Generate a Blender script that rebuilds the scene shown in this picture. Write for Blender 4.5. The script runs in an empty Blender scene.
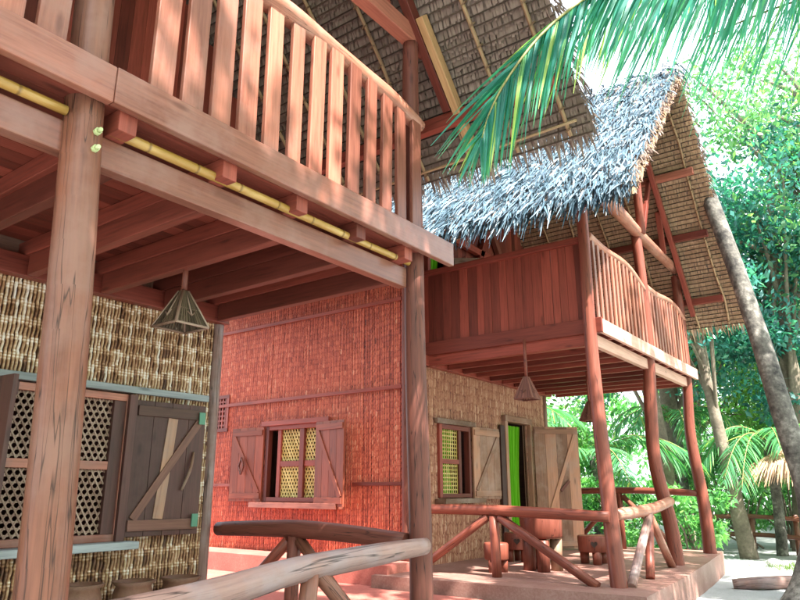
import bpy, math, random
import numpy as np
from mathutils import Vector, Matrix
random.seed(7); rng = np.random.default_rng(7)
S = bpy.context.scene
COL = S.collection
rad = math.radians
# ------------------------------------------------------------------ camera
EZ = 1.38; FPX = 677.0; PITCH = rad(15.7); YAW = rad(36.5)
cd = bpy.data.cameras.new('camera'); cam = bpy.data.objects.new('camera', cd); COL.objects.link(cam)
cd.sensor_width = 36; cd.sensor_fit = 'HORIZONTAL'; cd.lens = FPX/800*36; cd.clip_start = .05; cd.clip_end = 800
cam.location = (0, 0, EZ); cam.rotation_euler = (math.pi/2+PITCH, 0, YAW)
S.camera = cam
# ------------------------------------------------------------------ light
SUN_EL = 56; SUN_DIR = (0.96, -0.28)          # horizontal direction towards the sun
w = bpy.data.worlds.new('World'); S.world = w; w.use_nodes = True
nt = w.node_tree; bg = nt.nodes['Background']; sky = nt.nodes.new('ShaderNodeTexSky')
sky.sky_type = 'NISHITA'; sky.sun_disc = False; sky.sun_elevation = rad(SUN_EL)
sky.sun_rotation = math.atan2(SUN_DIR[0], SUN_DIR[1]); sky.air_density = 1.0; sky.dust_density = 4; sky.ozone_density = 1.0
tc = nt.nodes.new('ShaderNodeTexCoord'); cn = nt.nodes.new('ShaderNodeTexNoise'); cn.inputs['Scale'].default_value = 2.2; cn.inputs['Detail'].default_value = 6
cr_ = nt.nodes.new('ShaderNodeValToRGB'); cr_.color_ramp.elements[0].position = .48; cr_.color_ramp.elements[1].position = .72; cmx = nt.nodes.new('ShaderNodeMix'); cmx.data_type = 'RGBA'
nt.links.new(tc.outputs['Generated'], cn.inputs['Vector']); dp = nt.nodes.new('ShaderNodeVectorMath'); dp.operation = 'DOT_PRODUCT'; dp.inputs[1].default_value = (-.22, .78, .58); nt.links.new(tc.outputs['Generated'], dp.inputs[0])
ad = nt.nodes.new('ShaderNodeMath'); ad.operation = 'MULTIPLY_ADD'; ad.inputs[1].default_value = .38; nt.links.new(dp.outputs['Value'], ad.inputs[0]); nt.links.new(cn.outputs['Fac'], ad.inputs[2])
nt.links.new(ad.outputs[0], cr_.inputs[0])                       # a cloud bank beyond the houses, clearer sky elsewhere; nt.links.new(cr_.outputs[0], cmx.inputs[0])
nt.links.new(sky.outputs[0], cmx.inputs[6]); cmx.inputs[7].default_value = (8.0, 8.4, 9.0, 1); nt.links.new(cmx.outputs[2], bg.inputs[0]); bg.inputs[1].default_value = 0.12      # bright broken cloud
sd = bpy.data.lights.new('sun', 'SUN'); sd.energy = 5.0; sd.angle = rad(.53); sd.color = (1, .95, .87)
sun = bpy.data.objects.new('sun', sd); COL.objects.link(sun)
h = math.hypot(*SUN_DIR); sv = Vector((SUN_DIR[0]/h*math.cos(rad(SUN_EL)), SUN_DIR[1]/h*math.cos(rad(SUN_EL)), math.sin(rad(SUN_EL))))
sun.rotation_euler = sv.to_track_quat('Z', 'Y').to_euler(); sun.location = (6, -3, 20)
vs = S.view_settings; vs.view_transform = 'Standard'; vs.look = 'None'; vs.exposure = 2.15; vs.gamma = 1; vs.use_curve_mapping = False

# ------------------------------------------------------------------ materials
class NT:
    def __init__(s, name):
        s.m = bpy.data.materials.new(name); s.m.use_nodes = True; s.t = s.m.node_tree
        s.b = s.t.nodes['Principled BSDF']; s.out = s.t.nodes['Material Output']
    def n(s, typ, **kw):
        x = s.t.nodes.new('ShaderNode'+typ)
        for k, v in kw.items(): setattr(x, k, v)
        return x
    def l(s, a, b): s.t.links.new(a, b)
    def math(s, op, a, b=0.0):
        x = s.n('Math', operation=op)
        for i, q in enumerate((a, b)):
            if isinstance(q, (int, float)): x.inputs[i].default_value = q
            else: s.l(q, x.inputs[i])
        return x.outputs[0]
    def noise(s, vec, scale, detail=4, rough=.6):
        x = s.n('TexNoise'); x.inputs['Scale'].default_value = scale; x.inputs['Detail'].default_value = detail; x.inputs['Roughness'].default_value = rough
        if vec is not None: s.l(vec, x.inputs['Vector'])
        return x.outputs['Fac']
    def mapping(s, vec, sc):
        x = s.n('Mapping'); x.inputs['Scale'].default_value = sc; s.l(vec, x.inputs['Vector']); return x.outputs[0]
    def ramp(s, fac, stops):
        x = s.n('ValToRGB'); e = x.color_ramp.elements
        while len(e) < len(stops): e.new(.5)
        for q, (p, c) in zip(e, stops): q.position = p; q.color = (*c, 1) if len(c) == 3 else c
        s.l(fac, x.inputs[0]); return x.outputs[0]
    def mix(s, fac, a, b, mode='MIX'):
        x = s.n('Mix', data_type='RGBA', blend_type=mode)
        for i, q in ((0, fac), (6, a), (7, b)):
            if isinstance(q, (int, float)): x.inputs[i].default_value = q
            elif isinstance(q, tuple): x.inputs[i].default_value = (*q, 1)
            else: s.l(q, x.inputs[i])
        return x.outputs[2]
    def bump(s, hgt, strength, dist=.01):
        x = s.n('Bump'); x.inputs['Strength'].default_value = strength; x.inputs['Distance'].default_value = dist
        s.l(hgt, x.inputs['Height']); s.l(x.outputs[0], s.b.inputs['Normal'])
    def uv(s): return s.n('TexCoord').outputs['UV']
    def obj(s): return s.n('TexCoord').outputs['Object']
    def rnd(s): x = s.n('Attribute', attribute_name='rnd'); return x.outputs['Fac']
def mul(c, k): return tuple(min(1, v*k) for v in c)
def wood(name, c, c2=None, rough=.42, grain=1.0, var=.45, blotch=None, coat=0.0, crack=0.0):
    m = NT(name); uv = m.uv(); c2 = c2 or mul(c, .5)
    g = m.noise(m.mapping(uv, (2.2, 45, 1)), 1.0, 6, .65)
    g2 = m.noise(m.mapping(uv, (.9, 7, 1)), 1.0, 3)
    gg = m.math('ADD', m.math('MULTIPLY', g, .6), m.math('MULTIPLY', g2, .4))
    col = m.ramp(gg, [(.32, c2), (.5, c), (.68, mul(c, 1.35))])
    r = m.math('ADD', m.math('MULTIPLY', m.rnd(), var*2), 1-var)
    cr = m.n('CombineColor'); [m.l(r, cr.inputs[i]) for i in range(3)]
    col = m.mix(1.0, col, cr.outputs[0], 'MULTIPLY')
    if blotch:
        bl = m.ramp(m.noise(m.obj(), 2.3, 5, .65), [(.45, (0, 0, 0)), (.68, (1, 1, 1))])
        col = m.mix(m.math('MULTIPLY', bl, .75), col, blotch)
    kn = m.n('TexVoronoi'); kn.inputs['Scale'].default_value = 1; m.l(m.mapping(uv, (1.7, 6, 1)), kn.inputs['Vector'])
    kf = m.ramp(kn.outputs['Distance'], [(.05, (1, 1, 1)), (.14, (0, 0, 0))])
    col = m.mix(m.math('MULTIPLY', kf, .55), col, mul(c2, .45))
    hgt = gg
    if crack:
        ck = m.noise(m.mapping(uv, (.7, 16, 1)), 1.0, 2, .5)
        ckf = m.ramp(m.math('ABSOLUTE', m.math('SUBTRACT', ck, .5)), [(.0, (1, 1, 1)), (.012*crack, (0, 0, 0))])
        col = m.mix(m.math('MULTIPLY', ckf, .85), col, mul(c2, .2))
        hgt = m.math('SUBTRACT', gg, m.math('MULTIPLY', ckf, .8))
    m.l(col, m.b.inputs['Base Color'])
    m.l(m.math('ADD', m.math('MULTIPLY', g, .25), rough-.1), m.b.inputs['Roughness'])
    m.b.inputs['Specular IOR Level'].default_value = .34; m.b.inputs['Coat Weight'].default_value = coat; m.b.inputs['Coat Roughness'].default_value = .25
    m.bump(hgt, .35*grain, .006)
    return m.m
def rndmat(name, stops, rough=.7, spec=.3, transl=0.0, noise_scale=0, uvbump=0):
    m = NT(name); f = m.rnd()
    if noise_scale:
        f = m.math('ADD', m.math('MULTIPLY', f, .65), m.math('MULTIPLY', m.noise(m.obj(), noise_scale, 3), .35))
    col = m.ramp(f, stops); m.l(col, m.b.inputs['Base Color']); m.b.inputs['Roughness'].default_value = rough
    m.b.inputs['Specular IOR Level'].default_value = spec
    if transl:
        t = m.n('BsdfTranslucent'); m.l(m.mix(1.0, col, (1.5, 1.9, .9), 'MULTIPLY'), t.inputs[0]); x = m.n('MixShader'); x.inputs[0].default_value = transl
        m.l(m.b.outputs[0], x.inputs[1]); m.l(t.outputs[0], x.inputs[2]); m.l(x.outputs[0], m.out.inputs[0])
    return m.m
def ground_mat(name, stops, scale, bump=.5, rough=.9, fine=40):
    m = NT(name); o = m.obj()
    f = m.math('ADD', m.math('MULTIPLY', m.noise(o, scale, 6, .65), .6), m.math('MULTIPLY', m.noise(o, fine, 4), .4))
    m.l(m.ramp(f, stops), m.b.inputs['Base Color']); m.b.inputs['Roughness'].default_value = rough
    m.bump(f, bump, .03); return m.m
RED = (.225, .047, .031)
M = dict(
 joist=wood('red_joist_wood', (.22, .052, .035), rough=.45),
 red=wood('red_stained_wood', RED, rough=.44),
 orange=wood('orange_stained_wood', (.29, .10, .066), (.16, .046, .032), rough=.36, coat=.2),
 pale=wood('pale_pink_wood', (.32, .118, .078), (.19, .055, .036), rough=.33, coat=.35, blotch=(.30, .155, .125)),
 litbeam=wood('sunlit_beam_wood', (.44, .26, .20), (.32, .17, .12), rough=.5),  # sunlight on the outer balcony beams is put into this paler wood
 log=wood('brown_log', (.225, .083, .05), (.115, .04, .026), rough=.40, crack=1.0, coat=.1, blotch=(.24, .12, .09), var=.2),
 greylog=wood('grey_weathered_log', (.28, .165, .14), (.15, .078, .065), rough=.4, crack=1.6, blotch=(.33, .265, .27), var=.15),
 darklog=wood('dark_log', (.155, .049, .034), (.08, .026, .018), rough=.5, crack=.8, var=.2),
 redlog=wood('red_log', (.20, .054, .034), (.10, .026, .017), rough=.4, crack=.6, var=.2),
 orangelog=wood('orange_log', (.36, .145, .095), (.22, .075, .048), rough=.38, crack=.6, var=.15, blotch=(.45, .26, .2)),
 darkshut=wood('dark_shutter_wood', (.085, .036, .030), (.048, .022, .019), rough=.5, coat=.05, blotch=(.095, .048, .042)),
 brownshut=wood('brown_brace_wood', (.15, .07, .05), (.09, .04, .03), rough=.45),
 doorwood=wood('pale_door_wood', (.37, .185, .115), (.24, .11, .065), rough=.5, blotch=(.42, .28, .22)),
 redshut=wood('red_shutter_wood', (.24, .062, .034), (.14, .033, .02), rough=.5, var=.2),
 tan=wood('tan_wood', (.27, .145, .09), (.17, .083, .05), rough=.5, blotch=(.33, .25, .21)),
 greyplank=wood('grey_sill_wood', (.27, .30, .31), (.16, .18, .19), rough=.6),
 yellow=wood('golden_new_wood', (.46, .26, .125), (.31, .16, .07), rough=.45),
 back=wood('brown_backing_mat', (.085, .028, .018), rough=.7),
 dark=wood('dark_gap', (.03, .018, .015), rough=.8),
 tiewood=wood('underroof_batten', (.36, .23, .13), (.2, .12, .065), rough=.6),
)
def bamboo_mat():
    m = NT('golden_bamboo'); uv = m.uv(); sp = m.n('SeparateXYZ'); m.l(uv, sp.inputs[0])
    fr = m.math('FRACT', m.math('MULTIPLY', sp.outputs[0], 3.1))
    node = m.ramp(m.math('ABSOLUTE', m.math('SUBTRACT', fr, .5)), [(.0, (1, 1, 1)), (.035, (0, 0, 0))])
    g = m.noise(m.mapping(uv, (2.5, 12, 1)), 1, 5)
    col = m.ramp(g, [(.3, (.30, .17, .03)), (.5, (.42, .235, .06)), (.7, (.55, .36, .13))])
    col = m.mix(m.math('MULTIPLY', node, .7), col, (.16, .09, .04)); m.l(col, m.b.inputs['Base Color']); m.b.inputs['Roughness'].default_value = .25
    m.bump(node, .6, .01); return m.m
M['bamboo'] = bamboo_mat()
M['reed_red'] = rndmat('red_stained_reed', [(.0, (0.113, 0.018, 0.011)), (.35, (0.372, 0.063, 0.034)), (.7, (0.631, 0.145, 0.074)), (1, (0.756, 0.379, 0.235))], .45, .5)
M['reed_tan'] = rndmat('tan_reed', [(.0, (.025, .011, .006)), (.28, (.16, .066, .028)), (.5, (.38, .20, .095)), (.72, (.60, .41, .25)), (.9, (.80, .69, .58)), (1, (.86, .79, .71))], .5, .5)
M['reed_pink'] = rndmat('pinkish_reed', [(.0, (0.099, 0.029, 0.018)), (.35, (0.297, 0.105, 0.060)), (.7, (0.506, 0.252, 0.150)), (1, (0.726, 0.504, 0.360))], .5, .4)
M['thatch_under'] = rndmat('dry_thatch_leaf', [(.0, (0.110, 0.074, 0.062)), (.5, (0.280, 0.205, 0.172)), (1, (0.500, 0.390, 0.332))], .8, .2, noise_scale=1.5)
M['thatch_warm'] = rndmat('warm_thatch_leaf', [(.0, (0.140, 0.086, 0.055)), (.5, (0.438, 0.281, 0.180)), (1, (0.781, 0.562, 0.375))], .8, .2, noise_scale=1.5)
M['thatch_top'] = rndmat('skylit_grey_thatch', [(.0, (0.010, 0.024, 0.035)), (.35, (0.037, 0.078, 0.109)), (.72, (0.107, 0.195, 0.256)), (1, (0.290, 0.427, 0.489))], .5, .6, noise_scale=3)  # grey leaf with the blue of the sky light mixed into its colour
M['lath'] = rndmat('thatch_lath', [(.0, (.03, .02, .014)), (1, (.09, .06, .042))], .7)  # laths darkened so their colour deepens the shade between courses
M['cane'] = rndmat('woven_cane', [(.0, (.22, .13, .09)), (1, (.42, .30, .23))], .5)
M['cane_yellow'] = rndmat('yellow_cane', [(.0, (.42, .30, .07)), (1, (.68, .56, .20))], .5)
M['floor'] = ground_mat('red_oxide_floor', [(.3, (.20, .088, .07)), (.5, (.29, .15, .12)), (.7, (.40, .26, .22))], 2.0, .15, .55)
M['plinth_red'] = ground_mat('red_painted_plinth', [(.3, (.36, .095, .075)), (.55, (.48, .155, .12)), (.75, (.55, .25, .2))], 2.5, .2, .6)
M['sand'] = ground_mat('pale_sand', [(.25, (.22, .23, .225)), (.5, (.37, .385, .385)), (.75, (.52, .535, .54))], .9, .6)
M['concrete'] = ground_mat('pale_concrete', [(.3, (.38, .35, .32)), (.7, (.56, .53, .50))], 3, .3)
M['clay'] = ground_mat('brown_clay', [(.3, (.13, .06, .035)), (.7, (.24, .12, .075))], 4, .2, .6)
M['stone'] = ground_mat('white_stone', [(.3, (.45, .44, .42)), (.7, (.72, .71, .69))], 5, .5)
M['palmtrunk'] = ground_mat('ringed_palm_bark', [(.38, (.035, .032, .030)), (.52, (.13, .12, .105)), (.66, (.34, .32, .285))], 3.2, .9, .9, fine=14)
M['bark'] = ground_mat('grey_bark', [(.3, (.075, .06, .045)), (.55, (.19, .155, .115)), (.75, (.36, .32, .25))], 2.5, .8, .9, fine=16)
M['leaf'] = rndmat('broad_leaf', [(.0, (0.029, 0.090, 0.054)), (.5, (0.085, 0.225, 0.111)), (.85, (0.196, 0.360, 0.133)), (1, (0.391, 0.486, 0.160))], .36, .6, .45)
M['leaf_teal'] = rndmat('teal_leaf', [(.0, (0.016, 0.087, 0.094)), (.5, (0.042, 0.197, 0.195)), (.85, (0.073, 0.294, 0.253)), (1, (0.175, 0.411, 0.310))], .34, .7, .42)
M['leaf_yel'] = rndmat('bright_leaf', [(.0, (.03, .09, .02)), (.5, (.09, .21, .045)), (1, (.24, .36, .10))], .4, .5, .5)
M['leaf_far'] = rndmat('sunlit_far_leaf', [(.0, (0.037, 0.121, 0.058)), (.5, (0.112, 0.293, 0.117)), (1, (0.319, 0.517, 0.195))], .4, .5, .5)  # lightened leaf: sunlight and haze on far foliage put into the colour
M['frond'] = rndmat('palm_leaflet', [(.0, (0.021, 0.148, 0.131)), (.5, (0.051, 0.277, 0.230)), (.85, (0.128, 0.436, 0.230)), (1, (0.471, 0.594, 0.179))], .45, .4, .42)
M['frond_far'] = rndmat('sunlit_palm_leaflet', [(.0, (.04, .15, .08)), (.5, (.08, .27, .12)), (.85, (.16, .40, .14)), (1, (.40, .46, .12))], .45, .4, .45)  # palm leaflet made brighter, carrying sunlight in its colour
M['rachis'] = rndmat('palm_rachis', [(.0, (.16, .17, .05)), (1, (.3, .27, .1))], .5)
M['curtain'] = rndmat('lime_green_cloth', [(.0, (0.128, 0.425, 0.010)), (1, (0.208, 0.527, 0.030))], .8, .2, .35)
M['brass'] = rndmat('painted_bolt', [(0, (.42, .47, .22)), (1, (.55, .6, .33))], .35)
M['hinge'] = rndmat('green_hinge_metal', [(0, (.10, .25, .17)), (1, (.14, .31, .22))], .5)
M['shade'] = rndmat('lamp_straw', [(0, (.05, .034, .022)), (1, (.15, .105, .065))], .7)
M['shade_red'] = rndmat('lamp_red_bark', [(0, (.11, .04, .028)), (1, (.25, .10, .07))], .7)
M['grass'] = rndmat('short_grass', [(0, (.05, .10, .02)), (1, (.15, .22, .05))], .6, .3, .3)

# ------------------------------------------------------------------ mesh helpers
ORG = {}                                   # object name -> world origin of its thing
def fin(name, me, mats, parent, loc=(0, 0, 0), bevel=0):
    for m in (mats if isinstance(mats, (list, tuple)) else [mats]): me.materials.append(M[m])
    o = bpy.data.objects.new(name, me); COL.objects.link(o)
    if parent: o.parent = parent; ORG[o.name] = ORG[parent.name]
    else: o.location = loc; ORG[o.name] = Vector(loc)
    if bevel:
        b = o.modifiers.new('bevel', 'BEVEL'); b.width = bevel; b.segments = 2; b.limit_method = 'ANGLE'; b.angle_limit = rad(40)
    return o
class MB:
    def __init__(s): s.v, s.f, s.uv, s.r, s.sm = [], [], [], [], []
    def face(s, idx, uvs, r, sm=False): s.f.append(idx); s.uv.extend(uvs); s.r.append(r); s.sm.append(sm)
    def bar(s, p0, p1, w, h, up=(0, 0, 1), r=None, taper=1.0):
        p0, p1 = Vector(p0), Vector(p1); a = p1-p0; L = a.length; a.normalize(); up = Vector(up)
        if abs(a.dot(up)) > .99: up = Vector((1, 0, 0))
        sd = a.cross(up).normalized(); u = sd.cross(a).normalized(); r = random.random() if r is None else r
        ou, ov = random.uniform(0, 50), random.uniform(0, 50); b = len(s.v)
        for P, k in ((p0, 1), (p1, taper)):
            for x, y in ((-1, -1), (1, -1), (1, 1), (-1, 1)): s.v.append(P+sd*(x*w*k/2)+u*(y*h*k/2))
        vo = [0, w, w+h, 2*w+h, 2*w+2*h]
        for i in range(4):
            j = (i+1) % 4
            s.face((b+i, b+j, b+4+j, b+4+i), [(ou, ov+vo[i]), (ou, ov+vo[i+1]), (ou+L, ov+vo[i+1]), (ou+L, ov+vo[i])], r)
        for q in ((b+3, b+2, b+1, b), (b+4, b+5, b+6, b+7)): s.face(q, [(ou, ov), (ou+.02, ov+w), (ou+.05, ov+w), (ou+.03, ov)], r)
        return s
    def box(s, a, b, r=None):
        a, b = Vector(a), Vector(b); d = b-a; c = (a+b)/2; k = max(range(3), key=lambda i: abs(d[i])); e = [0, 0, 0]; e[k] = d[k]/2; e = Vector(e)
        if k == 2: return s.bar(c-e, c+e, abs(d.y), abs(d.x), (1, 0, 0), r)
        return s.bar(c-e, c+e, abs(d.y if k == 0 else d.x), abs(d.z), (0, 0, 1), r)
    def tube(s, pts, rad_, n=12, r=None, rough=0.0, cap=True, sub=0):
        pts = [Vector(p) for p in pts]
        if isinstance(rad_, (int, float)): rad_ = [rad_]*len(pts)
        if sub:
            P, Rr = [], []; m = len(pts)
            for i in range(m-1):
                p0, p1, p2, p3 = pts[max(i-1, 0)], pts[i], pts[i+1], pts[min(i+2, m-1)]
                for k in range(sub):
                    t = k/sub; P.append(.5*((2*p1)+(p2-p0)*t+(2*p0-5*p1+4*p2-p3)*t*t+(3*p1-p0-3*p2+p3)*t**3)); Rr.append(rad_[i]*(1-t)+rad_[i+1]*t)
            P.append(pts[-1]); Rr.append(rad_[-1]); pts, rad_ = P, Rr
        r = random.random() if r is None else r; ou, ov = random.uniform(0, 50), random.uniform(0, 50); b = len(s.v); m = len(pts); L = 0
        ref = None; ph = [random.uniform(0, 6.28) for _ in range(3)]; Ls = []
        for i, p in enumerate(pts):
            t = (pts[min(i+1, m-1)]-pts[max(i-1, 0)]).normalized()
            if ref is None: ref = Vector((0, 0, 1)) if abs(t.z) < .9 else Vector((1, 0, 0))
            sd = t.cross(ref).normalized(); ref = sd.cross(t).normalized()
            if i: L += (p-pts[i-1]).length
            Ls.append(L)
            for k in range(n):
                a = 2*math.pi*k/n
                q = rad_[i]*(1+rough*(.5*math.sin(2*a+ph[0]+L*1.1)+.35*math.sin(3*a+ph[1]-L*2.3)+.3*math.sin(a+ph[2]+L*4)))
                s.v.append(p+sd*(math.cos(a)*q)+ref*(math.sin(a)*q))
        for i in range(m-1):
            c = 2*math.pi*max(rad_[i], .01)
            for k in range(n):
                j = (k+1) % n
                s.face((b+i*n+k, b+i*n+j, b+(i+1)*n+j, b+(i+1)*n+k), [(ou+Ls[i], ov+c*k/n), (ou+Ls[i], ov+c*(k+1)/n), (ou+Ls[i+1], ov+c*(k+1)/n), (ou+Ls[i+1], ov+c*k/n)], r, True)
        if cap:
            for o, rev in ((b, True), (b+(m-1)*n, False)):
                idx = [o+k for k in range(n)]
                s.face(tuple(idx[::-1] if rev else idx), [(ou+.02*math.cos(k), ov+.1*math.sin(k)) for k in range(n)], r)
        return s
    def poly(s, pts, r=None):
        b = len(s.v); s.v.extend(Vector(p) for p in pts); s.face(tuple(range(b, b+len(pts))), [(p[0]+p[1]*.3, p[2] if len(p) > 2 else 0) for p in pts], random.random() if r is None else r); return s
    def build(s, name, mat, parent=None, loc=(0, 0, 0), bevel=0):
        o = ORG[parent.name] if parent else Vector(loc)
        me = bpy.data.meshes.new(name); me.from_pydata([tuple(p-o) for p in s.v], [], s.f)
        me.uv_layers.new(name='UVMap').data.foreach_set('uv', np.array(s.uv, dtype=np.float32).ravel())
        me.attributes.new('rnd', 'FLOAT', 'FACE').data.foreach_set('value', np.array(s.r, dtype=np.float32))
        me.polygons.foreach_set('use_smooth', np.array(s.sm, dtype=bool)); me.update()
        return fin(name, me, mat, parent, loc, bevel)
def npmesh(name, V, F, rnd, mat, parent=None, loc=(0, 0, 0), smooth=False, dom='FACE'):
    """V (n,3) world coords; F (m,4) quads; rnd per face"""
    o = np.array(ORG[parent.name] if parent else loc); V = np.asarray(V, dtype=np.float64)-o
    me = bpy.data.meshes.new(name); me.vertices.add(len(V)); me.vertices.foreach_set('co', V.astype(np.float32).ravel())
    F = np.asarray(F, dtype=np.int32); m = len(F); me.loops.add(m*4); me.loops.foreach_set('vertex_index', F.ravel())
    me.polygons.add(m); me.polygons.foreach_set('loop_start', np.arange(0, m*4, 4, dtype=np.int32)); me.polygons.foreach_set('loop_total', np.full(m, 4, dtype=np.int32))
    me.attributes.new('rnd', 'FLOAT', dom).data.foreach_set('value', np.asarray(rnd, dtype=np.float32))
    me.update(calc_edges=True); me.validate()
    if smooth: me.polygons.foreach_set('use_smooth', np.ones(m, dtype=bool))
    return fin(name, me, mat, parent, loc)
def tag(o, label, cat, group=None, kind=None):
    if kind: o['kind'] = kind
    if label: o['label'] = label
    if cat: o['category'] = cat
    if group: o['group'] = group
    return o
def thing(name, loc, label, cat, group=None):
    o = bpy.data.objects.new(name, None); COL.objects.link(o); o.location = loc; o.empty_display_size = .2; ORG[o.name] = Vector(loc)
    return tag(o, label, cat, group)
def copytree(o, loc, rz, sc, label, parent=None):
    c = o.copy(); COL.objects.link(c)
    if parent: c.parent = parent
    else: c.location = loc; c.rotation_euler = (0, 0, rz); c.scale = (sc, sc, sc); c['label'] = label; ORG[c.name] = Vector(loc)
    for ch in o.children: copytree(ch, None, 0, 1, None, c)
    return c

# ---- woven reed wall: real wavy rods passing over and under hidden cross rods
def weave(name, mat, parent, org, ud, nd, W, z0, z1, holes=(), rod=.036, row=.15, sub=10, amp=.008, bf=.4, narrow=.62, slant=.3, band=.85, stick=.58, ridge=.14, pj=.06, tv=.10):
    """upright split reeds: each passes over the hidden cross rods in courses - a broad bound part, then a bare slanting stick"""
    org, ud, nd = np.array(org, float), np.array(ud, float), np.array(nd, float)
    n = int(W/rod); dz = row/sub; K = int((z1-z0)/dz)+1
    Vs, Fs, Rs = [], [], []; off = 0
    zz = z0+np.arange(K)*dz; nrow = int((z1-z0)/row)+3; rowoff = rng.normal(0, .05, nrow)
    for i in range(n):
        x = (i+.5)*rod+rng.normal(0, rod*.06); ph = rng.normal(0, pj)+.10*math.sin(x*1.9)+.06*math.sin(x*5.3+1); wd = rod*rng.uniform(.9, 1.04)
        q = zz/row+ph; ri = np.clip(np.floor(q-z0/row).astype(int)+1, 0, nrow-1); q = q+rowoff[ri]; t = q-np.floor(q)
        inb = 1/(1+np.exp((np.abs(t-bf/2)-bf/2)*40)); u = np.clip((t-bf)/(1-bf), 0, 1)
        sl_r = rng.normal(1, .45, nrow)[ri]; tone = rng.normal(0, tv, nrow)[ri]; wj = rng.uniform(.85, 1.15, nrow)[ri]
        fine = np.cos(np.arange(K)*math.pi)
        ww = wd*(inb*.98+(1-inb)*narrow*wj)
        lat = (1-inb)*(u-.5)*slant*rod*sl_r
        d = amp*(inb*(.9+.15*fine)+(1-inb)*(.2+.8*np.sin(u*math.pi)))
        rw = np.empty((K, 4, 3))
        for k, (cx, cd_) in enumerate(((-.5, -.011), (-.22, .004), (.22, .004), (.5, -.011))):
            rw[:, k] = org+ud*(x+lat+cx*ww)[:, None]+nd*(d+cd_)[:, None]; rw[:, k, 2] = zz
        mid = (zz[:-1]+zz[1:])/2; ok = np.ones(K-1, bool)
        for (a, b, c, e) in holes: ok &= ~((x > a) & (x < b) & (mid > c) & (mid < e))
        base = off+np.arange(K-1)*4
        rr = inb*(band+ridge*fine)+(1-inb)*stick+tone+rng.normal(0, .06)+rng.normal(0, .04, K)+.07*np.sin(zz*1.7+x*.9)
        for k in range(3): Fs.append(np.stack([base+k, base+k+1, base+k+5, base+k+4], 1)[ok])
        Vs.append(rw.reshape(-1, 3)); Rs.append(np.clip(rr[:, None]+np.array([-.25, .03, .03, -.25])[None], 0, 1).ravel()); off += K*4
    return npmesh(name, np.concatenate(Vs), np.concatenate(Fs), np.concatenate(Rs), mat, parent, smooth=True, dom='POINT')

# ---- blades: tapered strips (thatch, leaflets). P root (n,3), D dir (n,3), N side (n,3)
def blades(P, D, Sd, L, Wd, droop, segs=3, tip=.15, twist=None):
    n = len(P); ts = np.linspace(0, 1, segs+1); V = np.empty((n, segs+1, 2, 3))
    for k, t in enumerate(ts):
        c = P+D*(L*t)[:, None]; c = c+np.stack([np.zeros(n), np.zeros(n), -droop*L*t*t], 1)
        wk = Wd*(1-(1-tip)*t**1.6)*(1 if t > 0 else .8)
        V[:, k, 0] = c-Sd*(wk/2)[:, None]; V[:, k, 1] = c+Sd*(wk/2)[:, None]
    b = np.arange(n)*(segs+1)*2; F = []
    for k in range(segs): F.append(np.stack([b+2*k, b+2*k+1, b+2*k+3, b+2*k+2], 1))
    F = np.stack(F, 1).reshape(-1, 4)
    return V.reshape(-1, 3), F
def unit(a): return a/np.linalg.norm(a, axis=-1, keepdims=True)
def cat_mesh(parts):
    V, F, R, o = [], [], [], 0
    for v, f, r in parts: V.append(v); F.append(f+o); R.append(r); o += len(v)
    return np.concatenate(V), np.concatenate(F), np.concatenate(R)

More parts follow.
